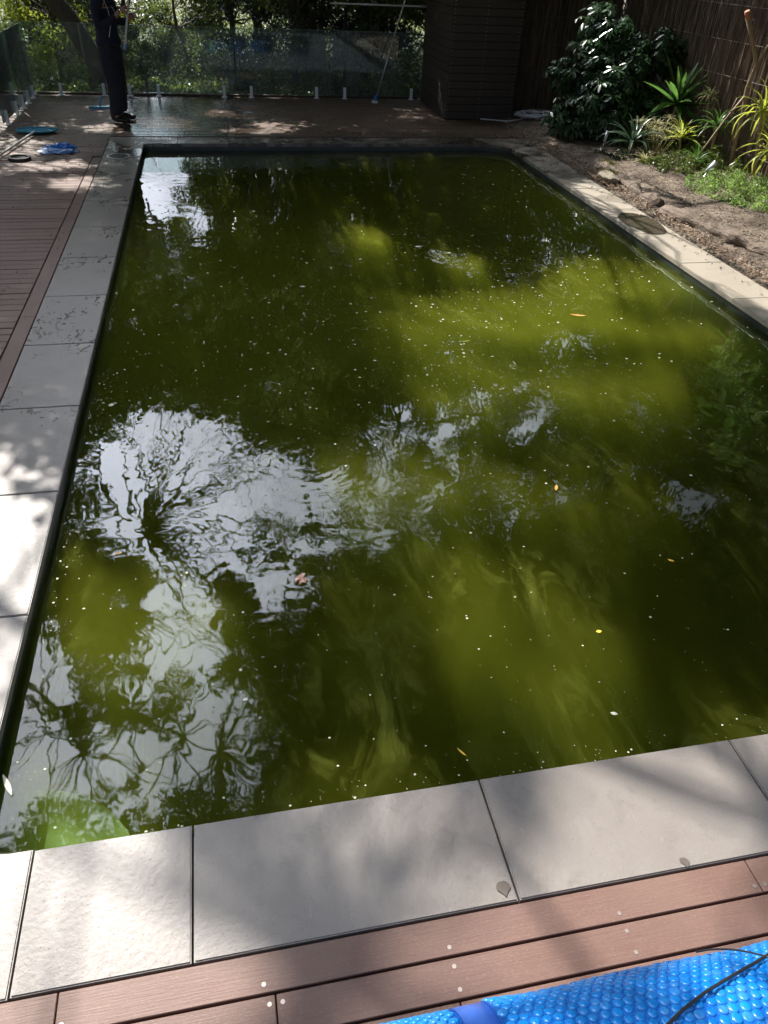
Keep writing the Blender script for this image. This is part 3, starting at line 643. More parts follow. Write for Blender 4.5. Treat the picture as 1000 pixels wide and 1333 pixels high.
# ------------------------------------------------------------------ garden bed
bm = bmesh.new(); nx, ny = 40, 170; gx0, gx1, gy0, gy1 = 5.672, 8.0, 1.0, 12.8; V = []
from mathutils import noise as mn
def bedz(x, y): return .012+.05*min(1, (x-5.67)/.5)+.035*mn.noise((x*2.2, y*2.2, 0))+.018*mn.noise((x*9, y*9, 3))
for j in range(ny+1):
    for i in range(nx+1):
        x = gx0+(gx1-gx0)*i/nx; y = gy0+(gy1-gy0)*j/ny; e = min(1, i/3)
        V.append(bm.verts.new((x, y, (bedz(x, y)+.014*mn.noise((x*23, y*23, 7)))*e-.02*(1-e))))
for j in range(ny):
    for i in range(nx):
        f = bm.faces.new([V[k] for k in (j*(nx+1)+i, j*(nx+1)+i+1, (j+1)*(nx+1)+i+1, (j+1)*(nx+1)+i)]); f.smooth = True
tag(from_bm('garden_bed', bm, M_SOIL), 'brown soil and mulch bed beside the pool', kind='structure')
def litter(n, fx, ls, wd, mat, name, lab):
    P_ = np.array([fx() for _ in range(n)]); Q = leaf_quads(P_, ls, wd, 0); Q[:, :, 2] = (Q[:, :, 2]-P_[:, None, 2])*.4+P_[:, None, 2]+.006
    return tag(quads(name, Q, mat), lab, 'litter', kind='stuff')
def fbed():
    x = random.uniform(5.5, 7.95)
    if x < 5.67 and random.random() < .75: x += .3
    y = random.uniform(3.5, 12.6); return (x, y, max(bedz(x, y), .0)+.002 if x > 5.68 else .002)
litter(8000, fbed, .045, .010, M_LITTER, 'bark_mulch', 'brown bark chips and twigs on the garden bed')
litter(4200, fbed, .045, .016, M_DEBRIS, 'dark_leaf_litter', 'dark dead leaves on the garden bed')
def fedge():
    return (5.66+abs(random.gauss(0, .10)), random.uniform(3.2, 10), .035+random.uniform(0, .02))
litter(2600, fedge, .05, .014, M_LITTER, 'edge_litter', 'drift of twigs and dead leaves along the edge of the right coping')
def fdeck():
    while True:
        x = random.uniform(-3, 6.3); y = random.uniform(8.2, 14.1) if random.random() < .85 else random.uniform(4, 9)
        if x > -.05 and y < PD+.05 and x < PW+.02: continue
        if y < 10.6 and x > PW: 
            if y < 8: continue
        return (x, y, .002)
litter(5200, fdeck, .035, .014, M_DEBRIS, 'deck_leaf_litter', 'small dark leaves and dirt scattered on the far deck')
def fbox():
    a = random.uniform(0, 1); x = 2.6+3.6*a; y = 10.95-.35*a+random.gauss(0, .12); return (x, y, .003)
litter(1400, fbox, .035, .014, M_DEBRIS, 'swept_leaf_litter', 'band of dark leaf litter on the deck in front of the cupboard')
# logs edging the bed
def log(pts, r, lab, mat=M_LOG, nm='log'):
    bm = bmesh.new(); p_ = curve_pts(pts[0], pts[1], 26, 0, .10); tube_bm(bm, p_, [r*random.uniform(.75, 1.15) for _ in p_], 9)
    for v in bm.verts: v.co += Vector((mn.noise(v.co*6), mn.noise(v.co*6+Vector((5, 5, 5))), mn.noise(v.co*6+Vector((9, 9, 9)))))*r*.8
    return tag(from_bm(nm, bm, mat, smooth=True), lab, 'log')
log(((5.86, 6.55, .05), (6.25, 4.3, .07)), .085, 'weathered brown log lying along the garden bed at the right edge of the photo')
log(((6.05, 8.75, .05), (5.86, 6.75, .045)), .075, 'dark thin log edging the soil beside the shrub')
log(((6.35, 4.6, .05), (6.9, 4.2, .08)), .05, 'short pale chunk of wood at the right edge of the photo', simple('pale_wood', (.45, .36, .3), .9, .4, 20, bump=.5), 'wood_chunk')
for (x, y, s_, lab) in ((5.83, 7.95, .12, 'pale stone slab with yellow moss at the edge of the coping'), (6.05, 8.45, .11, 'mossy stone behind the pale stone in the garden bed')):
    bm = bmesh.new(); bmesh.ops.create_icosphere(bm, subdivisions=3, radius=1)
    for v in bm.verts: v.co = Vector((v.co.x*s_, v.co.y*s_*1.9, v.co.z*s_*.45)) + Vector((1, 1, 1))*mn.noise(v.co*1.7+Vector((x, y, 0)))*s_*.25
    root = tag(from_bm('edging_stone', bm, M_STONE, loc=(x, y, .07), smooth=True), lab, 'stone')
    cc = RS.normal(size=(1500, 3))*np.array([.045, .08, .012])+np.array([.02, .05, s_*.42]); o = quads('moss', leaf_quads(cc, .012, .007, 0), leaf_mat('moss_tuft', (.06, .07, .01), (.16, .15, .02), None, .9, .1), root); o['kind'] = 'stuff'

# ------------------------------------------------------------------ garden plants
def blade_me(name, ln, wd, bend, mat, n=6, fold=.25, back=.0):
    """a sword leaf along +X, arching downwards"""
    bm = bmesh.new(); rows = []
    for i in range(n+1):
        f = i/n; w_ = wd*(math.sin(math.pi*min(1, .12+f*.9))**.8) if i < n else .0005; a_ = bend*f*f
        x = ln*f*math.cos(a_*.6); z_ = -ln*f*math.sin(a_*.6)
        rows.append([bm.verts.new((x, -w_/2, z_+w_*fold)), bm.verts.new((x, 0, z_)), bm.verts.new((x, w_/2, z_+w_*fold))])
    for a_, b_ in zip(rows, rows[1:]):
        for k in range(2): f = bm.faces.new((a_[k], a_[k+1], b_[k+1], b_[k])); f.smooth = True
    me = bpy.data.meshes.new(name); bm.to_mesh(me); bm.free(); me.materials.append(mat); return me
def rosette(root, c, mes, n, el0, el1, name='leaf', parent=None):
    for k in range(n):
        f = (k+.5)/n; az = k*2.39996+random.uniform(-.2, .2); el = R(el0+(el1-el0)*f+random.uniform(-7, 7)); s_ = random.uniform(.8, 1.1)*(1-.25*f)
        o = link(name, random.choice(mes), None, parent or root); o.location = c; o.rotation_euler = Euler((random.uniform(-.3, .3), -el, az)); o.scale = (s_, s_, s_)
def spiky(nm, base, head, stem_r, ln, wd, nleaf, mat, lab, cat, el=( -25, 85), bend=(.4, 1.0), grp=None, stem_mat=None, more=()):
    root = tag(empty(nm, base), lab, cat, grp); hb = Vector(head)-Vector(base)
    bm = bmesh.new(); tube_bm(bm, curve_pts((0, 0, -.03), hb, 5, 0, .12), [stem_r*(1.1-.3*i/5) for i in range(6)], 8)
    heads_ = [hb]
    for q in more: 
        qv = Vector(q)-Vector(base); tube_bm(bm, curve_pts(hb*.55, qv, 4, 0, .15), [stem_r*.7]*5, 7); heads_.append(qv)
    from_bm('stem', bm, stem_mat or M_CANE, root)
    mes = [blade_me('leaf', ln*random.uniform(.85, 1.1), wd, random.uniform(*bend), mat) for _ in range(5)]
    for h_ in heads_: rosette(root, h_, mes, nleaf, *el)
    return root
# big glossy umbrella shrub
sh = tag(empty('umbrella_shrub', (6.75, 10.7, .03)), 'large dark glossy umbrella shrub in front of the dark fence corner', 'shrub')
def whorl_me():
    bm = bmesh.new(); n = random.choice((7, 8, 9))
    for k in range(n):
        a_ = 2*math.pi*k/n+random.uniform(-.15, .15); dr = random.uniform(.15, .7); L_ = random.uniform(.10, .145); w_ = L_*.32
        u = Vector((math.cos(a_)*math.cos(dr), math.sin(a_)*math.cos(dr), -math.sin(dr))); s_ = Vector((-math.sin(a_), math.cos(a_), 0)); up = u.cross(s_); up = up if up.z > 0 else -up
        c0 = bm.verts.new(u*.012); l1 = bm.verts.new(u*L_*.45+s_*w_*.5+up*.006); r1 = bm.verts.new(u*L_*.45-s_*w_*.5+up*.006); m1 = bm.verts.new(u*L_*.5); l2 = bm.verts.new(u*L_*.8+s_*w_*.4); r2 = bm.verts.new(u*L_*.8-s_*w_*.4); tp = bm.verts.new(u*L_*1.02-up*.006)
        for f in ((c0, m1, l1), (c0, r1, m1), (l1, m1, tp, l2), (m1, r1, r2, tp)): bm.faces.new(f).smooth = True
    me = bpy.data.meshes.new('leaf_whorl'); bm.to_mesh(me); bm.free(); me.materials.append(M_UMBR); return me
WM = [whorl_me() for _ in range(8)]
lobes = [((-.38, -.35, .42), .42), ((-.05, -.5, .55), .42), ((.2, -.2, .85), .5), ((-.25, .0, .95), .42), ((.15, .15, 1.25), .45), ((.55, .1, 1.05), .42), ((.95, .0, 1.15), .38), ((-.45, -.1, .2), .33), ((.1, -.55, .25), .38), ((.0, .3, 1.45), .35), ((.6, -.35, .5), .4), ((-.62, .05, .85), .25)]
bm = bmesh.new(); allw = []
for (c_, r_) in lobes:
    tube_bm(bm, curve_pts((0, 0, -.03), c_, 5, .05, .2), [.022, .019, .016, .013, .010, .006], 6, False)
    n = int(330*r_*r_/.17*.24)
    for _ in range(n):
        d = Vector(RS.normal(size=3)).normalized()
        if d.y > .45: d.y *= -1
        rr = r_*random.uniform(.72, 1.05); p = Vector(c_)+Vector((d.x*rr, d.y*rr, d.z*rr*.85))
        if p.z < .05: continue
        allw.append((p, d))
        if random.random() < .3: tube_bm(bm, curve_pts(c_, p, 2, 0, .1), [.005, .004, .003], 3, False)
from_bm('stem', bm, M_BARK, sh)
random.shuffle(allw); print('whorls', len(allw))
rest = []
for i, (p, d) in enumerate(allw):
    q = (d*.7+Vector((0, 0, .9))+Vector((random.uniform(-.3, .3), random.uniform(-.3, .3), 0))).normalized().to_track_quat('Z', 'Y').to_euler()
    if i < 295:
        o = link('leaf_whorl', random.choice(WM), None, sh); o.location = p; o.rotation_euler = q; k = random.uniform(.8, 1.25); o.scale = (k, k, k)
    else: rest.append((p, q))
bm = bmesh.new()
for p, q in rest:
    b2 = bmesh.new(); b2.from_mesh(random.choice(WM)); b2.transform(Matrix.Translation(p) @ q.to_matrix().to_4x4()); me = bpy.data.meshes.new('tmp'); b2.to_mesh(me); b2.free(); bm.from_mesh(me); bpy.data.meshes.remove(me)
o = from_bm('foliage', bm, M_UMBR, sh); o['kind'] = 'stuff'
cc = in_clumps([c_ for c_, r_ in lobes], [r_*.8 for c_, r_ in lobes], 350)
o = quads('inner_foliage', leaf_quads(cc, .1, .04, .3), M_DARKLEAF, sh); o['kind'] = 'stuff'

spiky('yucca', (7.8, 10.0, .03), (7.70, 9.92, .60), .035, 0.8, .10, 38, M_YUCCA, 'big green yucca with long sword leaves right of the dark shrub', 'yucca', bend=(.05, .35), grp='sword leaved plants')
spiky('yucca', (6.80, 9.35, .03), (6.78, 9.3, .2), .03, .62, .06, 26, M_YUCD, 'low dark yucca between the glossy shrub and the straw coloured grass plant', 'yucca', el=(5, 80), bend=(.3, 1.4), grp='sword leaved plants')
spiky('dracaena', (7.98, 9.35, .03), (7.84, 9.35, .78), .016, .26, .028, 22, M_STRAW, 'thin small dracaena on a bare stem against the brushwood fence', 'dracaena', bend=(.8, 1.7), el=(0, 85), grp='sword leaved plants', more=((7.93, 9.2, .42),))
spiky('dracaena', (8.0-.12, 7.9, .03), (7.68, 7.88, .84), .022, .5, .034, 34, M_YEL, 'yellow green dracaena in the sun at the right edge of the photo', 'dracaena', bend=(.5, 1.5), el=(-35, 85), grp='sword leaved plants', more=((7.62, 7.4, .5),))
spiky('dracaena', (7.35, 8.5, .03), (7.35, 8.5, .12), .02, .34, .03, 22, M_YUCCA, 'low broad leaved dracaena beside the leaning white light tube', 'dracaena', bend=(.4, 1.2), el=(10, 80), grp='sword leaved plants')
spiky('yucca', (7.3, 5.9, .03), (7.3, 5.9, 1.7), .05, .8, .08, 40, M_YUCCA, 'tall yucca with several heads outside the right of the photo, mirrored in the pool', 'yucca', bend=(.1, .8), grp='sword leaved plants', more=((7.1, 5.6, 1.25), (7.4, 6.2, 2.2)))
tree_behind(7.0, 5.2, 2.3, 1.3, 6000, M_FERN, 'bright green bush outside the right of the photo, mirrored in the pool', 'bush', 'bush', .08, .03)
spiky('dracaena', (7.55, 9.3, .03), (7.5, 9.25, .28), .02, .4, .035, 26, M_YEL, 'yellowish low dracaena in front of the thin small dracaena', 'dracaena', bend=(.3, 1.2), el=(0, 80), grp='sword leaved plants')
spiky('dracaena', (6.72, 8.75, .03), (6.72, 8.75, .08), .015, .26, .02, 24, M_STRAW, 'small straw coloured tuft on the bare soil before the umbrella grass', 'dracaena', bend=(.4, 1.3), el=(5, 80), grp='sword leaved plants')
spiky('dracaena', (7.85, 8.9, .03), (7.75, 8.85, .5), .02, .42, .035, 26, M_YUCCA, 'green dracaena against the fence right of the thin small one', 'dracaena', bend=(.4, 1.4), el=(-10, 80), grp='sword leaved plants')
cn = tag(empty('cane_plant', (7.6, 6.8, .03)), 'pale bare wavy canes outside the right of the photo, mirrored in the pool', 'plant')
for k in range(6):
    bm = bmesh.new(); tube_bm(bm, curve_pts((0, 0, 0), (random.uniform(-.7, .3), random.uniform(-.9, .5), random.uniform(1.5, 2.4)), 14, 0, .9), .011, 5); from_bm('cane', bm, M_CANE, cn)
# straw-coloured umbrella grass
ug = tag(empty('umbrella_grass', (7.12, 9.2, .03)), 'bushy straw coloured umbrella grass in front of the big yucca', 'grass plant')
bm = bmesh.new(); st = []
for k in range(26):
    a_ = random.uniform(0, 6.28); rr = random.uniform(.05, .34); h_ = random.uniform(.22, .52); p = Vector((math.cos(a_)*rr, math.sin(a_)*rr, h_)); st.append(p); tube_bm(bm, curve_pts((p.x*.25, p.y*.25, -.03), p, 3, 0, .1), .004, 4, False)
from_bm('stem', bm, M_STRAW, ug)
mes = [blade_me('leaf', random.uniform(.12, .17), .010, random.uniform(.4, 1.2), M_STRAW, 4) for _ in range(4)]
for p in st: rosette(ug, p, mes, 10, 0, 70)
# tall bare branch with cut top
tb = tag(empty('bare_branch_plant', (8.0-.1, 8.5, .03)), 'tall bare forked cane with a cut orange top at the right, against the fence', 'plant')
bm = bmesh.new(); L0 = lambda x, z_: (x-7.9, 0, z_-.03)
tube_bm(bm, [L0(7.90, 0), L0(7.86, .35), L0(7.85, .7), L0(7.80, 1.0), L0(7.84, 1.27), L0(7.70, 1.5), L0(7.52, 1.78)], [.03, .026, .024, .024, .026, .028, .03], 8)
tube_bm(bm, [L0(7.82, .95), L0(7.62, .65), L0(7.42, .3), L0(7.3, .02)], [.016, .014, .012, .01], 6); tube_bm(bm, [L0(7.84, 1.25), L0(7.93, 1.5), L0(7.97, 2.0)], [.018, .016, .012], 6)
tube_bm(bm, [L0(7.86, .3), L0(7.75, .6), L0(7.66, .75), L0(7.7, .9)], [.014, .012, .01, .008], 6)
from_bm('cane', bm, M_CANE, tb, smooth=True)
bm = bmesh.new(); tube_bm(bm, [L0(7.535, 1.76), L0(7.49, 1.84)], [.034, .03], 8); from_bm('cut_end', bm, M_CUT, tb)
# ground covers
def tuft(n, cx, cy, rx, ry, h, mat, nm, lab, ls, droop=-.5):
    a_ = RS.uniform(0, 6.28, n); r_ = RS.uniform(0, 1, n)**.5; x = cx+rx*r_*np.cos(a_); y = cy+ry*r_*np.sin(a_); hh = h*(1-r_**2*.7)*(.6+.4*np.sin(x*17+2*np.sin(y*11))); z_ = .02+hh*RS.uniform(0, 1, n)**.6
    return tag(quads(nm, leaf_quads(np.stack([x, y, z_], 1), ls, ls*.3, droop), mat), lab, 'ground cover', kind='stuff')
tuft(7500, 7.25, 7.2, .62, .85, .28, M_FERN, 'bright_ground_cover', 'bright lime green ferny ground cover at the right edge', .05)
tuft(2600, 7.55, 6.3, .35, .6, .2, M_BRIGHT, 'grass_tuft', 'green grass at the right edge of the bed', .09, -2)
tuft(3600, 7.1, 8.5, .55, .45, .24, M_GUM, 'green_ground_cover', 'mixed green ground cover below the yuccas', .06)
tuft(1600, 6.5, 9.2, .45, .35, .12, M_DARKLEAF, 'dark_ground_cover', 'dark low plants under the shrub', .06)
tuft(1800, 7.75, 9.0, .3, 1.2, .3, M_GUM, 'fence_ground_cover', 'leafy growth at the foot of the brushwood fence', .08)
# solar stake lights
for (x, y, tip, r_, lab) in ((6.36, 9.36, (6.385, 9.36, .2), .02, 'thin garden light with a pale tube head standing before the dark shrub'), (7.0, 7.8, (7.1, 7.8, .16), .035, 'leaning wide white light tube among the ground cover plants')):
    root = tag(empty('garden_light', (x, y, .03)), lab, 'garden light', 'garden stake lights'); tv = Vector(tip)-Vector((x, y, .03))
    d = tv.normalized(); bm = bmesh.new(); tube_bm(bm, [(0, 0, -.05), tv], .006, 6); from_bm('stake', bm, M_ALU, root)
    bm = bmesh.new(); tube_bm(bm, [tv, tv+d*.13], r_, 12); from_bm('lamp_tube', bm, M_HOSE, root)
    bm = bmesh.new(); tube_bm(bm, [tv+d*.131, tv+d*.142], r_*1.1, 12); from_bm('cap', bm, M_ALU, root)

# ------------------------------------------------------------------ loose things round the pool
# skimmer lid ring
sk = tag(empty('skimmer_lid', (-.27, 9.44, 0)), 'round dark skimmer lid with a pale rim set in the far left coping corner', 'lid')
bm = bmesh.new(); disc_bm(bm, (0, 0), .125, .15, .001, .008, 32); from_bm('rim', bm, M_ALU, sk)
bm = bmesh.new(); disc_bm(bm, (0, 0), 0, .12, .001, .006, 32); from_bm('cover', bm, M_BLACKP, sk)
bm = bmesh.new(); disc_bm(bm, (0, 0), .10, .135, 0, .035, 32); disc_bm(bm, (0, 0), 0, .10, .004, .018, 24); tag(from_bm('black_dish', bm, M_BLACKP, loc=(-1.43, 9.27, .001)), 'flat black round dish lying on the deck beside the blue bag', 'dish')
# blue bag with gloves
bag = tag(empty('blue_bag', (-1.03, 9.72, 0)), 'crumpled blue and clear plastic bag on the left deck', 'bag')
def crumple(c_, s_, mat, nm, seed, amp=.5):
    bm = bmesh.new(); bmesh.ops.create_icosphere(bm, subdivisions=4, radius=1)
    for v in bm.verts:
        n_ = v.co.copy(); k = 1+amp*mn.noise(n_*2.3+Vector((seed, 0, 0)))+amp*.4*mn.noise(n_*6+Vector((0, seed, 0))); v.co = Vector((n_.x*s_[0]*k, n_.y*s_[1]*k, max(-.0, n_.z*k)*s_[2]))
    return from_bm(nm, bm, mat, bag, loc=c_, smooth=False)
crumple((0, 0, .002), (.2, .16, .05), M_LBLUE, 'plastic_film', 1, .5); crumple((.05, .06, .03), (.13, .09, .05), M_BLUE, 'blue_wrap', 4, .9); crumple((-.12, .17, .01), (.10, .035, .03), M_BLUE, 'handle_strap', 7, .5)
# blue leaf net with pole
ln_ = tag(empty('leaf_net', (-1.5, 10.9, 0)), 'flat blue pool net on a long silver pole lying on the left deck', 'pool net')
bm = bmesh.new(); P_ = [(.27*math.cos(a)*(1+.1*math.cos(a)), .17*math.sin(a), .035) for a in [2*math.pi*k/24 for k in range(25)]]; tube_bm(bm, P_, .012, 6, False); from_bm('rim', bm, M_CYAN, ln_)
bm = bmesh.new(); cen = bm.verts.new((0, 0, .004)); rg = [bm.verts.new((p[0]*.97, p[1]*.97, .034)) for p in P_[:-1]]; r2 = [bm.verts.new((p[0]*.6, p[1]*.6, .008+.006*math.sin(5*k))) for k, p in enumerate(P_[:-1])]
for k in range(24):
    j = (k+1) % 24; bm.faces.new((rg[k], rg[j], r2[j], r2[k])); bm.faces.new((r2[k], r2[j], cen))
from_bm('mesh', bm, M_CYAN, ln_)
bm = bmesh.new(); tube_bm(bm, [(.02, -.15, .04), (-.28, -2.3, .03), (-.42, -3.4, .025)], .015, 8); from_bm('pole', bm, M_ALU, ln_)
# blue brush behind the person
bb = tag(empty('pool_brush', (-.8, 12.7, 0)), 'blue pool brush head on the deck behind the person', 'pool brush')
bm = bmesh.new(); box_bm(bm, -.17, .17, -.03, .03, .02, .05, bev=.008); from_bm('back', bm, M_CYAN, bb)
bm = bmesh.new(); tube_bm(bm, [(0, 0, .05), (.06, .03, .2)], .014, 6); from_bm('handle', bm, M_CYAN, bb)
bm = bmesh.new(); [box_bm(bm, x-.004, x+.004, -.02, .02, 0, .02) for x in np.linspace(-.16, .16, 18)]; from_bm('bristles', bm, M_BLUE, bb)
# leaning pole
lp = tag(empty('leaning_pole', (3.88, 13.6, 0)), 'silver pole with a white and blue brush head leaning on the glass by the cupboard', 'pool pole')
bm = bmesh.new(); tube_bm(bm, [(0.02, .02, .06), (.33, .26, .93), (.63, .44, 1.75)], .013, 8); from_bm('pole', bm, M_ALU, lp)
bm = bmesh.new(); tube_bm(bm, [(-.01, 0, .03), (.025, .03, .12)], .03, 10); from_bm('joint', bm, M_BLUE, lp)
bm = bmesh.new(); box_bm(bm, -.06, .05, -.05, .05, 0, .045, bev=.015); from_bm('brush_head', bm, M_WHITE, lp)
# hose coil
bm = bmesh.new(); P_ = []
for k in range(150):
    a_ = k*.21; f = k/150; rx = .26+.09*math.sin(k*.13); ry = .24+.08*math.cos(k*.17); P_.append((rx*math.cos(a_)+.04*math.sin(k*.07), ry*math.sin(a_)+.05*math.cos(k*.05), .014+.05*f+.012*math.sin(k*.9)))
tube_bm(bm, P_, .015, 6); hz = tag(empty('hose', (6.28, 11.9, .085)), 'coiled grey white hose on the ground between the cupboard and the shrub', 'hose')
from_bm('coil', bm, M_HOSE, hz); bm = bmesh.new(); tube_bm(bm, [(.1, -.25, .03), (-.1, -.6, .02), (-.02, -.9, .02), (.12, -.85, .02), (.2, -.5, .02)], .010, 6); tube_bm(bm, [(-.3, -.3, .02), (-.6, -.38, .0), (-1.0, -.2, -.002)], .010, 6); from_bm('loose_end', bm, M_HOSE, hz)
bm = bmesh.new(); tube_bm(bm, [(.33, -.25, .06), (.33, -.27, .14)], .028, 10); from_bm('connector', bm, M_WHITE, hz)

# ------------------------------------------------------------------ solar blanket on its roller, at the lower right
bl = tag(empty('solar_blanket_roll', (2.9, -1.10, 0)), 'bright blue bubble solar blanket wound on a roller at the lower right corner', 'pool cover')
ox, oy = 2.9, -1.10; RC, RR = .43, .29; BX = (1.335, 4.5)
t = NT('blue_bubble_film'); f = t.noise(3, 4); c = t.mix(f, (.002, .15, .52), (.006, .22, .66)); p_ = t.pr(t.mix(t.rng(t.noise(25, 5), .5, .75, 0, .4), c, (.12, .28, .5)), .3, None, .5); p_.inputs['Coat Weight'].default_value = .15; p_.inputs['Coat Roughness'].default_value = .12; M_BUB = t.m
M_FILM = simple('blue_film', (.012, .12, .48), .25, .2, 12, spec=.6)
def roll_r(x, a): return RR + .006*math.sin(x*5.1+a*2)+.005*math.sin(x*11+1.7)+.010*math.sin(a*1.5+x*1.3)
def roll_p(x, a, e=0.): r_ = roll_r(x, a)+e; return Vector((x-ox, r_*math.sin(a), RC+r_*math.cos(a)))
bm = bmesh.new(); nx, na = 70, 64; G = [[bm.verts.new(roll_p(BX[0]+(BX[1]-BX[0])*i/nx, 2*math.pi*j/na)) for j in range(na)] for i in range(nx+1)]
for i in range(nx):
    for j in range(na): f = bm.faces.new((G[i][j], G[i][(j+1) % na], G[i+1][(j+1) % na], G[i+1][j])); f.smooth = True
bm.faces.new(G[0]); bm.faces.new(G[-1][::-1]); from_bm('film', bm, M_FILM, bl)
# bubbles
tmpl = []; rings_ = ((1.0, 0.0), (.95, .24), (.78, .37), (.42, .44)); nk = 8
bmt = bmesh.new(); rr_ = [[bmt.verts.new((r_*math.cos(2*math.pi*k/nk), r_*math.sin(2*math.pi*k/nk), z_)) for k in range(nk)] for r_, z_ in rings_]; tp_ = bmt.verts.new((0, 0, .455))
for a_, b_ in zip(rr_, rr_[1:]):
    for k in range(nk): bmt.faces.new((a_[k], a_[(k+1) % nk], b_[(k+1) % nk], b_[k]))
for k in range(nk): bmt.faces.new((rr_[-1][k], rr_[-1][(k+1) % nk], tp_))
bmt.verts.index_update(); TV = np.array([v.co[:] for v in bmt.verts]); TF = [[v.index for v in f.verts] for f in bmt.faces]
pp = .0245; VV, FF = [], []; rowi = 0; a = R(-42)
while a < R(100):
    x = BX[0]+.012+(pp/2 if rowi % 2 else 0)
    while x < BX[1]-.01:
        c_ = roll_p(x, a); n_ = Vector((0, math.sin(a), math.cos(a))); tg = Vector((0, math.cos(a), -math.sin(a))); k = pp*.47*RS.uniform(.86, 1.05); sq = RS.uniform(.35, 1.1) if RS.uniform() < .3 else 1.0; c_ = c_+Vector((RS.normal()*.0012, 0, 0))
        b0 = len(VV)*len(TV); M3 = np.array([[1, 0, 0], list(tg), list(n_*sq)]); VV.append(TV*k@M3+np.array(c_)); FF += [[b0+i for i in f] for f in TF]
        x += pp
    a += pp*.88/RR; rowi += 1
me = bpy.data.meshes.new('bubbles'); me.from_pydata(np.concatenate(VV).tolist(), [], FF); me.polygons.foreach_set('use_smooth', [True]*len(FF)); o = link('bubbles', me, M_BUB, bl); o['kind'] = 'stuff'
print('bubbles', len(VV))
# inner wraps at the roll's left end
bm = bmesh.new(); tube_bm(bm, [(1.27-ox, 0, RC), (1.336-ox, 0, RC)], RR-.007, 48); o = from_bm('inner_film_edge', bm, simple('violet_blue_film', (.03, .10, .42), .3, .3, 20), bl)
bm = bmesh.new(); tube_bm(bm, [(.95-ox, 0, RC), (1.272-ox, 0, RC)], RR-.012, 48); from_bm('inner_wrap', bm, M_FILM, bl)
VV, FF = [], []; a = R(-42); rowi = 0
while a < R(100):
    x = .96+(pp/2 if rowi % 2 else 0)
    while x < 1.262:
        r_ = RR-.012; n_ = Vector((0, math.sin(a), math.cos(a))); tg = Vector((0, math.cos(a), -math.sin(a))); c_ = Vector((x-ox, r_*n_.y, RC+r_*n_.z)); b0 = len(VV)*len(TV); VV.append(TV*pp*.46@np.array([[1, 0, 0], list(tg), list(n_)])+np.array(c_)); FF += [[b0+i for i in f] for f in TF]; x += pp
    a += pp*.88/RR; rowi += 1
me = bpy.data.meshes.new('inner_bubbles'); me.from_pydata(np.concatenate(VV).tolist(), [], FF); me.polygons.foreach_set('use_smooth', [True]*len(FF)); o = link('inner_bubbles', me, M_BUB, bl); o['kind'] = 'stuff'
# cords
bm = bmesh.new(); tube_bm(bm, [roll_p(1.65+.0118*(a_-21)+.006*math.sin(a_*.2), R(a_), .0125) for a_ in range(-25, 86, 6)], .0035, 6); tube_bm(bm, [roll_p(1.86+.012*k, R(76-5*k), .0125) for k in range(8)], .0022, 5); from_bm('cord', bm, M_BLACKP, bl)
# roller tube and stands
bm = bmesh.new(); tube_bm(bm, [(-2.1, 0, RC), (1.75, 0, RC)], .035, 12); from_bm('roller_tube', bm, M_ALU, bl)
for x in (-2.05, 1.7):
    bm = bmesh.new(); tube_bm(bm, [(x, -.28, .02), (x, 0, RC-.03), (x, .28, .02)], .018, 8); box_bm(bm, x-.03, x+.03, -.34, .34, 0, .03, bev=.005); from_bm('stand', bm, M_ALU, bl)

# ------------------------------------------------------------------ floating leaves and specks
def leaf_shape(nm, c_, ln, wd, rz, mat, lab, curl=.2, z=.0):
    bm = bmesh.new(); n = 8; A = []
    for i in range(n+1):
        f = i/n; w_ = wd*.5*math.sin(math.pi*min(.98, max(.03, f)))**.8; x = (f-.5)*ln; zz = .002+curl*ln*(f-.5)**2
        A.append([bm.verts.new((x, -w_, zz+.15*w_)), bm.verts.new((x, 0, zz)), bm.verts.new((x, w_, zz+.15*w_))])
    for a_, b_ in zip(A, A[1:]):
        for k in range(2): bm.faces.new((a_[k], a_[k+1], b_[k+1], b_[k])).smooth = True
    o = from_bm(nm, bm, mat, loc=(c_[0], c_[1], ZW+z)); o.rotation_euler = (0, 0, rz); return tag(o, lab, 'leaf', 'leaves floating on the water')
M_OR = simple('orange_leaf', (.55, .26, .05), .6, .2, 80); M_YL = simple('bright_yellow_leaf', (.75, .5, .04), .6, .15, 80); M_WL = simple('pale_leaf', (.7, .68, .55), .6, .15, 80); M_GL = simple('lime_leaf', (.45, .5, .08), .6, .1, 80)
leaf_shape('floating_leaf', (3.79, 4.09), .13, .03, -.35, M_OR, 'slender orange leaf floating in the upper right part of the water')
leaf_shape('floating_leaf', (2.66, 1.75), .06, .018, 1.1, M_OR, 'small orange leaf floating right of the pool centre, below the slender one')
leaf_shape('floating_leaf', (3.0, 1.07), .035, .014, -.6, M_YL, 'small bright yellow leaf with a bent tail on the right water')
leaf_shape('floating_leaf', (2.43, .67), .026, .017, 0, M_YL, 'round deep yellow leaf on the lower right water')
leaf_shape('floating_leaf', (1.65, .17), .045, .008, -1.0, M_YL, 'thin yellow curled leaf near the near coping')
leaf_shape('floating_leaf', (.31, 1.53), .04, .012, .2, M_OR, 'tiny orange leaf on the left water')
leaf_shape('floating_leaf', (.035, .31), .10, .018, -1.1, M_WL, 'slender white leaf at the left wall close to the near corner')
leaf_shape('floating_leaf', (2.3, .24), .028, .016, -.4, M_WL, 'pale oval leaf floating near the near coping on the right')
leaf_shape('floating_leaf', (2.86, 5.92), .07, .05, .1, M_WL, 'whitish leaf on the dark water towards the far end')
leaf_shape('floating_leaf', (2.7, 3.7), .08, .016, .15, M_GL, 'slender lime green leaf in the middle of the water')
leaf_shape('floating_leaf', (.87, .55), .022, .016, .3, M_WL, 'pale round leaf below the pink petal clump')
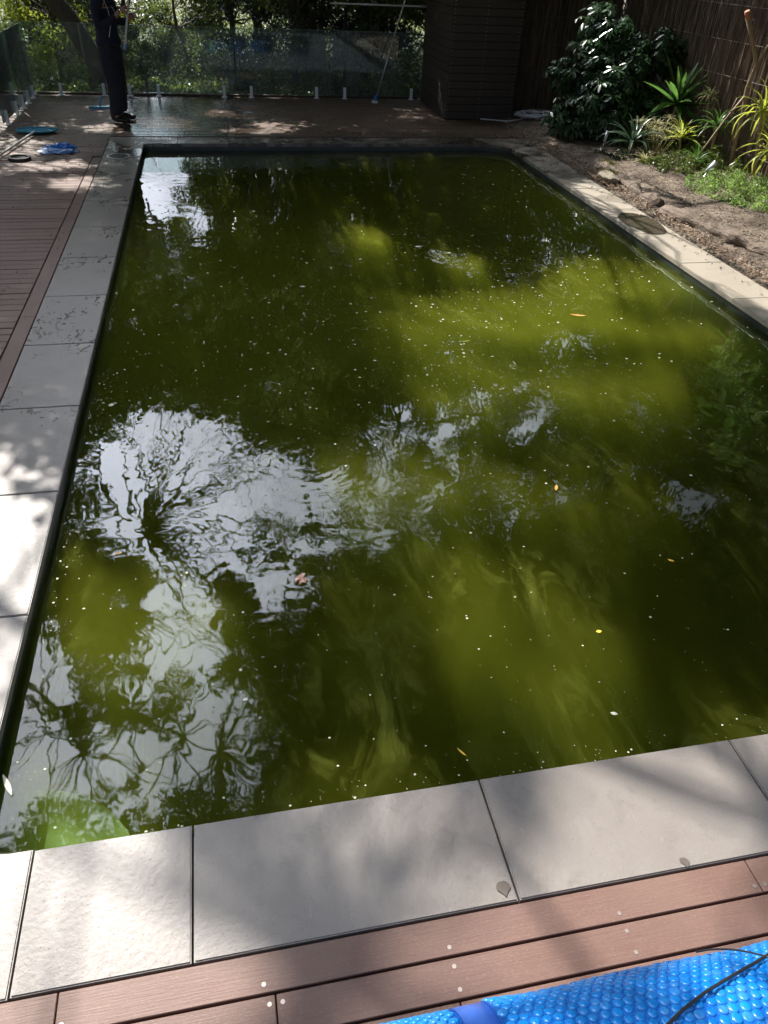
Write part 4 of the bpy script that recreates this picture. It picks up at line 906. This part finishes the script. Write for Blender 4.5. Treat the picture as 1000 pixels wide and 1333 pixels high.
# pink petal clump
pc = tag(empty('petal_clump', (1.16, 1.21, ZW)), 'pink orange crumpled blossom floating left of the pool centre', 'blossom')
M_PK = simple('pink_petal', (.72, .42, .3), .6, .2, 60)
for k in range(7):
    me = blade_me('petal', .035, .022, .8, M_PK, 4); o = link('petal', me, None, pc); o.rotation_euler = (random.uniform(-.5, .5), random.uniform(-1.0, -.1), k*.9); o.location = (random.uniform(-.006, .006), random.uniform(-.006, .006), .004)
# specks
N = 3300; V = []
for _ in range(N):
    y = 10*random.random()**1.5; x = random.uniform(.03, PW-.03)
    if random.random() < .4: cx_, cy_ = random.choice(((2.6, 3.8), (2.3, 3.0), (.9, 1.6), (.6, 2.6), (1.2, 4.5), (3.3, 4.9), (4.4, 5.2))); x = cx_+random.gauss(0, .45); y = cy_+random.gauss(0, .7)
    if random.random() < .12: x, y = random.choice(((.05+abs(random.gauss(0, .07)), random.uniform(.1, 3.5)), (random.uniform(.2, 5), .04+abs(random.gauss(0, .05))), (PW-.05-abs(random.gauss(0, .08)), random.uniform(2, 9))))
    if not (.03 < x < PW-.03 and .05 < y < 9.6): continue
    s_ = .0014+.0040*random.random()**5; s_ *= (1+y*.30)
    if random.random() < .012: s_ *= 2.2
    a0 = random.uniform(0, 6.28); e = random.uniform(.5, 1)
    V.append([(x+s_*math.cos(a0+k*math.pi/3)*random.uniform(.8, 1.2), y+e*s_*math.sin(a0+k*math.pi/3)*random.uniform(.8, 1.2), ZW+.0015) for k in range(6)])
t = NT('speck'); t.pr(t.mix(t.island(), (.35, .36, .22), (.75, .72, .5)), .7); M_SPECK = t.m
tag(quads('floating_specks', np.array(V), M_SPECK, nper=6), 'tiny pale specks of debris floating on the green water', 'specks', kind='stuff')

bm = bmesh.new(); prev_ = None; y = 3.2  # pale ribbon laid on the water as a painted reflection of the coping edge
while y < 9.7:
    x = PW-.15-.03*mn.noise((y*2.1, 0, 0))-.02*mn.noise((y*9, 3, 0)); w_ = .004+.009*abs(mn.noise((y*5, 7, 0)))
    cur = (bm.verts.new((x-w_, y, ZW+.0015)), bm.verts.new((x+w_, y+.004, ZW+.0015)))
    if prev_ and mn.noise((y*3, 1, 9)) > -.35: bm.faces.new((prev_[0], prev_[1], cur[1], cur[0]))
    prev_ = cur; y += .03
t = NT('reflection_paint'); df = t.n('ShaderNodeBsdfDiffuse'); df.inputs['Color'].default_value = (.35, .42, .3, 1); tr = t.n('ShaderNodeBsdfTransparent'); mx = t.n('ShaderNodeMixShader')
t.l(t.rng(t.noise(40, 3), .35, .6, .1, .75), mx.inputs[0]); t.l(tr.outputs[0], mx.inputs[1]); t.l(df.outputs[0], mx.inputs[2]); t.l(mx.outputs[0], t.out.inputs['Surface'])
tag(from_bm('reflection_line', bm, t.m), 'wavy pale strip painted as the coping edge mirrored along the right pool wall', 'painted reflection', kind='stuff')

# ------------------------------------------------------------------ person with a pole at the far left corner
def skin_mesh(name, verts, edges, mat, parent, sub=2, root=0, loc=(0, 0, 0)):
    me = bpy.data.meshes.new(name); me.from_pydata([v[:3] for v in verts], edges, []); o = link(name, me, mat, parent, loc)
    md = o.modifiers.new('skin', 'SKIN'); md.use_smooth_shade = True
    for i, v in enumerate(verts):
        r_ = v[3]; me.skin_vertices[0].data[i].radius = (r_, v[4] if len(v) > 4 else r_); me.skin_vertices[0].data[i].use_root = (i == root)
    s_ = o.modifiers.new('sub', 'SUBSURF'); s_.levels = sub; s_.render_levels = sub
    return o
pe = tag(empty('person', (-.42, 11.8, 0)), 'person in navy long sleeves and dark trousers standing at the far left corner', 'person')
# faces +X and slightly to the camera; X forward, Y left
pe.rotation_euler = (0, 0, R(-18)); pe.scale = (1.12, 1.2, 1.08)
body = [(0, 0, .93, .13, .15), (0, 0, 1.12, .115, .14), (.0, 0, 1.32, .13, .17), (0, 0, 1.43, .09, .13), (.01, 0, 1.52, .052), (.03, 0, 1.60, .07), (.035, 0, 1.68, .095, .08),
        (0, .19, 1.41, .055), (.04, .25, 1.16, .042), (.22, .18, 1.17, .034), (.28, .12, 1.24, .028),
        (0, -.19, 1.41, .055), (.02, -.25, 1.14, .042), (.19, -.16, 1.22, .034), (.26, -.1, 1.32, .028),
        (0, .09, .86, .09), (.01, .10, .50, .06), (-.02, .11, .12, .045), (-.02, .11, .05, .04), (.13, .12, .03, .035),
        (0, -.09, .86, .09), (.03, -.11, .50, .06), (.02, -.13, .12, .045), (.02, -.13, .05, .04), (.17, -.15, .03, .035)]
be = [(0, 1), (1, 2), (2, 3), (3, 4), (4, 5), (5, 6), (3, 7), (7, 8), (8, 9), (9, 10), (3, 11), (11, 12), (12, 13), (13, 14), (0, 15), (15, 16), (16, 17), (17, 18), (18, 19), (0, 20), (20, 21), (21, 22), (22, 23), (23, 24)]
skin_mesh('body', body, be, M_SKIN, pe)
skin_mesh('shirt', [(0, 0, .86, .165, .19), (0, 0, .98, .165, .19), (.0, 0, 1.15, .14, .165), (0, 0, 1.34, .15, .19), (0, 0, 1.44, .095, .13), (0, 0, 1.485, .07, .08),
    (0, .19, 1.41, .078), (.03, .26, 1.16, .062), (.20, .19, 1.17, .048), (.24, .15, 1.20, .042), (0, -.19, 1.41, .078), (.01, -.26, 1.14, .062), (.17, -.17, 1.21, .048), (.22, -.13, 1.27, .042)],
    [(0, 1), (1, 2), (2, 3), (3, 4), (4, 5), (4, 6), (6, 7), (7, 8), (8, 9), (4, 10), (10, 11), (11, 12), (12, 13)], M_NAVY, pe, root=2)
skin_mesh('trousers', [(0, 0, .99, .135, .165), (0, 0, .88, .15, .175), (0, .09, .76, .12), (.02, .10, .48, .10), (.0, .11, .30, .09), (-.02, .11, .085, .095), (0, -.09, .76, .12), (.05, -.11, .48, .102), (.04, -.12, .30, .092), (.02, -.13, .085, .097)],
    [(0, 1), (1, 2), (2, 3), (3, 4), (4, 5), (1, 6), (6, 7), (7, 8), (8, 9)], M_NAVY2, pe, root=1)
for (x, y_, a_) in ((-.02, .11, .1), (.02, -.13, -.15)):
    skin_mesh('boot', [(x-.02, y_, .17, .065), (x-.03, y_, .10, .06), (x-.04, y_, .045, .052, .045), (x+.08, y_+.08*a_, .045, .052, .042), (x+.19, y_+.19*a_, .035, .045, .034)], [(0, 1), (1, 2), (2, 3), (3, 4)], M_BOOT, pe)
# hands: palm, four fingers, thumb, closed on the pole
def hand(c_, s_):
    c_ = Vector(c_); vs_ = [(c_.x, c_.y, c_.z, .026), (c_.x+.05, c_.y-.01*s_, c_.z+.015, .028)]; es = [(0, 1)]
    for k, ln__ in enumerate((.9, 1.0, .95, .8)):
        zz = c_.z+.045-.024*k; b0 = len(vs_)
        for (dx, dy, r_) in ((.065, -.012, .0098), (.10*ln__+.005, -.035, .0092), (.092*ln__, -.062, .0085), (.062, -.066, .0075)): vs_.append((c_.x+dx, c_.y+dy*s_, zz, r_))
        es += [(1, b0), (b0, b0+1), (b0+1, b0+2), (b0+2, b0+3)]
    b0 = len(vs_); vs_ += [(c_.x+.03, c_.y-.035*s_, c_.z+.03, .012), (c_.x+.055, c_.y-.062*s_, c_.z+.045, .0105), (c_.x+.08, c_.y-.066*s_, c_.z+.05, .009)]; es += [(0, b0), (b0, b0+1), (b0+1, b0+2)]
    skin_mesh('hand', vs_, es, M_SKIN, pe, 2)
hand((.27, .12, 1.235), 1); hand((.25, -.1, 1.315), -1)
# head details
bm = bmesh.new(); bmesh.ops.create_uvsphere(bm, u_segments=24, v_segments=16, radius=1)
for v in bm.verts: v.co = Vector((v.co.x*.098+.02, v.co.y*.08, v.co.z*.118+1.69)); v.co.x += .012*max(0, -(v.co.z-1.66))*5 if v.co.x > .05 else 0
from_bm('head', bm, M_SKIN, pe, smooth=True)
bm = bmesh.new(); bmesh.ops.create_uvsphere(bm, u_segments=24, v_segments=16, radius=1)
for v in bm.verts: v.co = Vector((v.co.x*.10+.005, v.co.y*.086, max(v.co.z, -.25 if v.co.x < .1 else .35)*.12+1.70))
from_bm('hair', bm, M_HAIR, pe, smooth=True)
bm = bmesh.new(); tube_bm(bm, [(.115, 0, 1.71), (.14, 0, 1.675), (.12, 0, 1.668)], [.009, .015, .008], 8); from_bm('nose', bm, M_SKIN, pe, smooth=True)
for s_ in (-1, 1):
    bm = bmesh.new(); bmesh.ops.create_uvsphere(bm, u_segments=10, v_segments=8, radius=.011); bmesh.ops.translate(bm, verts=bm.verts, vec=(.103, s_*.03, 1.705)); from_bm('eye', bm, M_WHITE, pe, smooth=True)
    bm = bmesh.new(); tube_bm(bm, [(.02, s_*.078, 1.67), (.012, s_*.088, 1.70), (.022, s_*.08, 1.725)], [.008, .012, .008], 7); from_bm('ear', bm, M_SKIN, pe, smooth=True)
bm = bmesh.new(); tube_bm(bm, [(.108, -.022, 1.64), (.116, 0, 1.638), (.108, .022, 1.64)], .005, 6); from_bm('mouth', bm, simple('lips', (.4, .15, .12), .5), pe, smooth=True)
bm = bmesh.new(); tube_bm(bm, [(.07, -.12, 1.45), (.12, -.12, 1.3), (.13, -.14, 1.15), (.10, -.17, 1.02)], .005, 5); tube_bm(bm, [(.05, -.03, 1.47), (.14, -.02, 1.32), (.20, -.09, 1.27)], .004, 5); from_bm('earphone_cord', bm, M_LOGO, pe)
pl_ = tag(empty('hand_pole', (-.18, 11.62, .98)), 'pale pole with a blue tip held upright by the person', 'pole')
bm = bmesh.new(); tube_bm(bm, [(.0, .0, .03), (.06, .0, .26), (.22, .02, .95)], .016, 8); from_bm('tube', bm, M_WHITE, pl_)
bm = bmesh.new(); tube_bm(bm, [(-.015, 0, -.03), (.002, 0, .035)], .021, 8); from_bm('tip', bm, M_LBLUE, pl_)
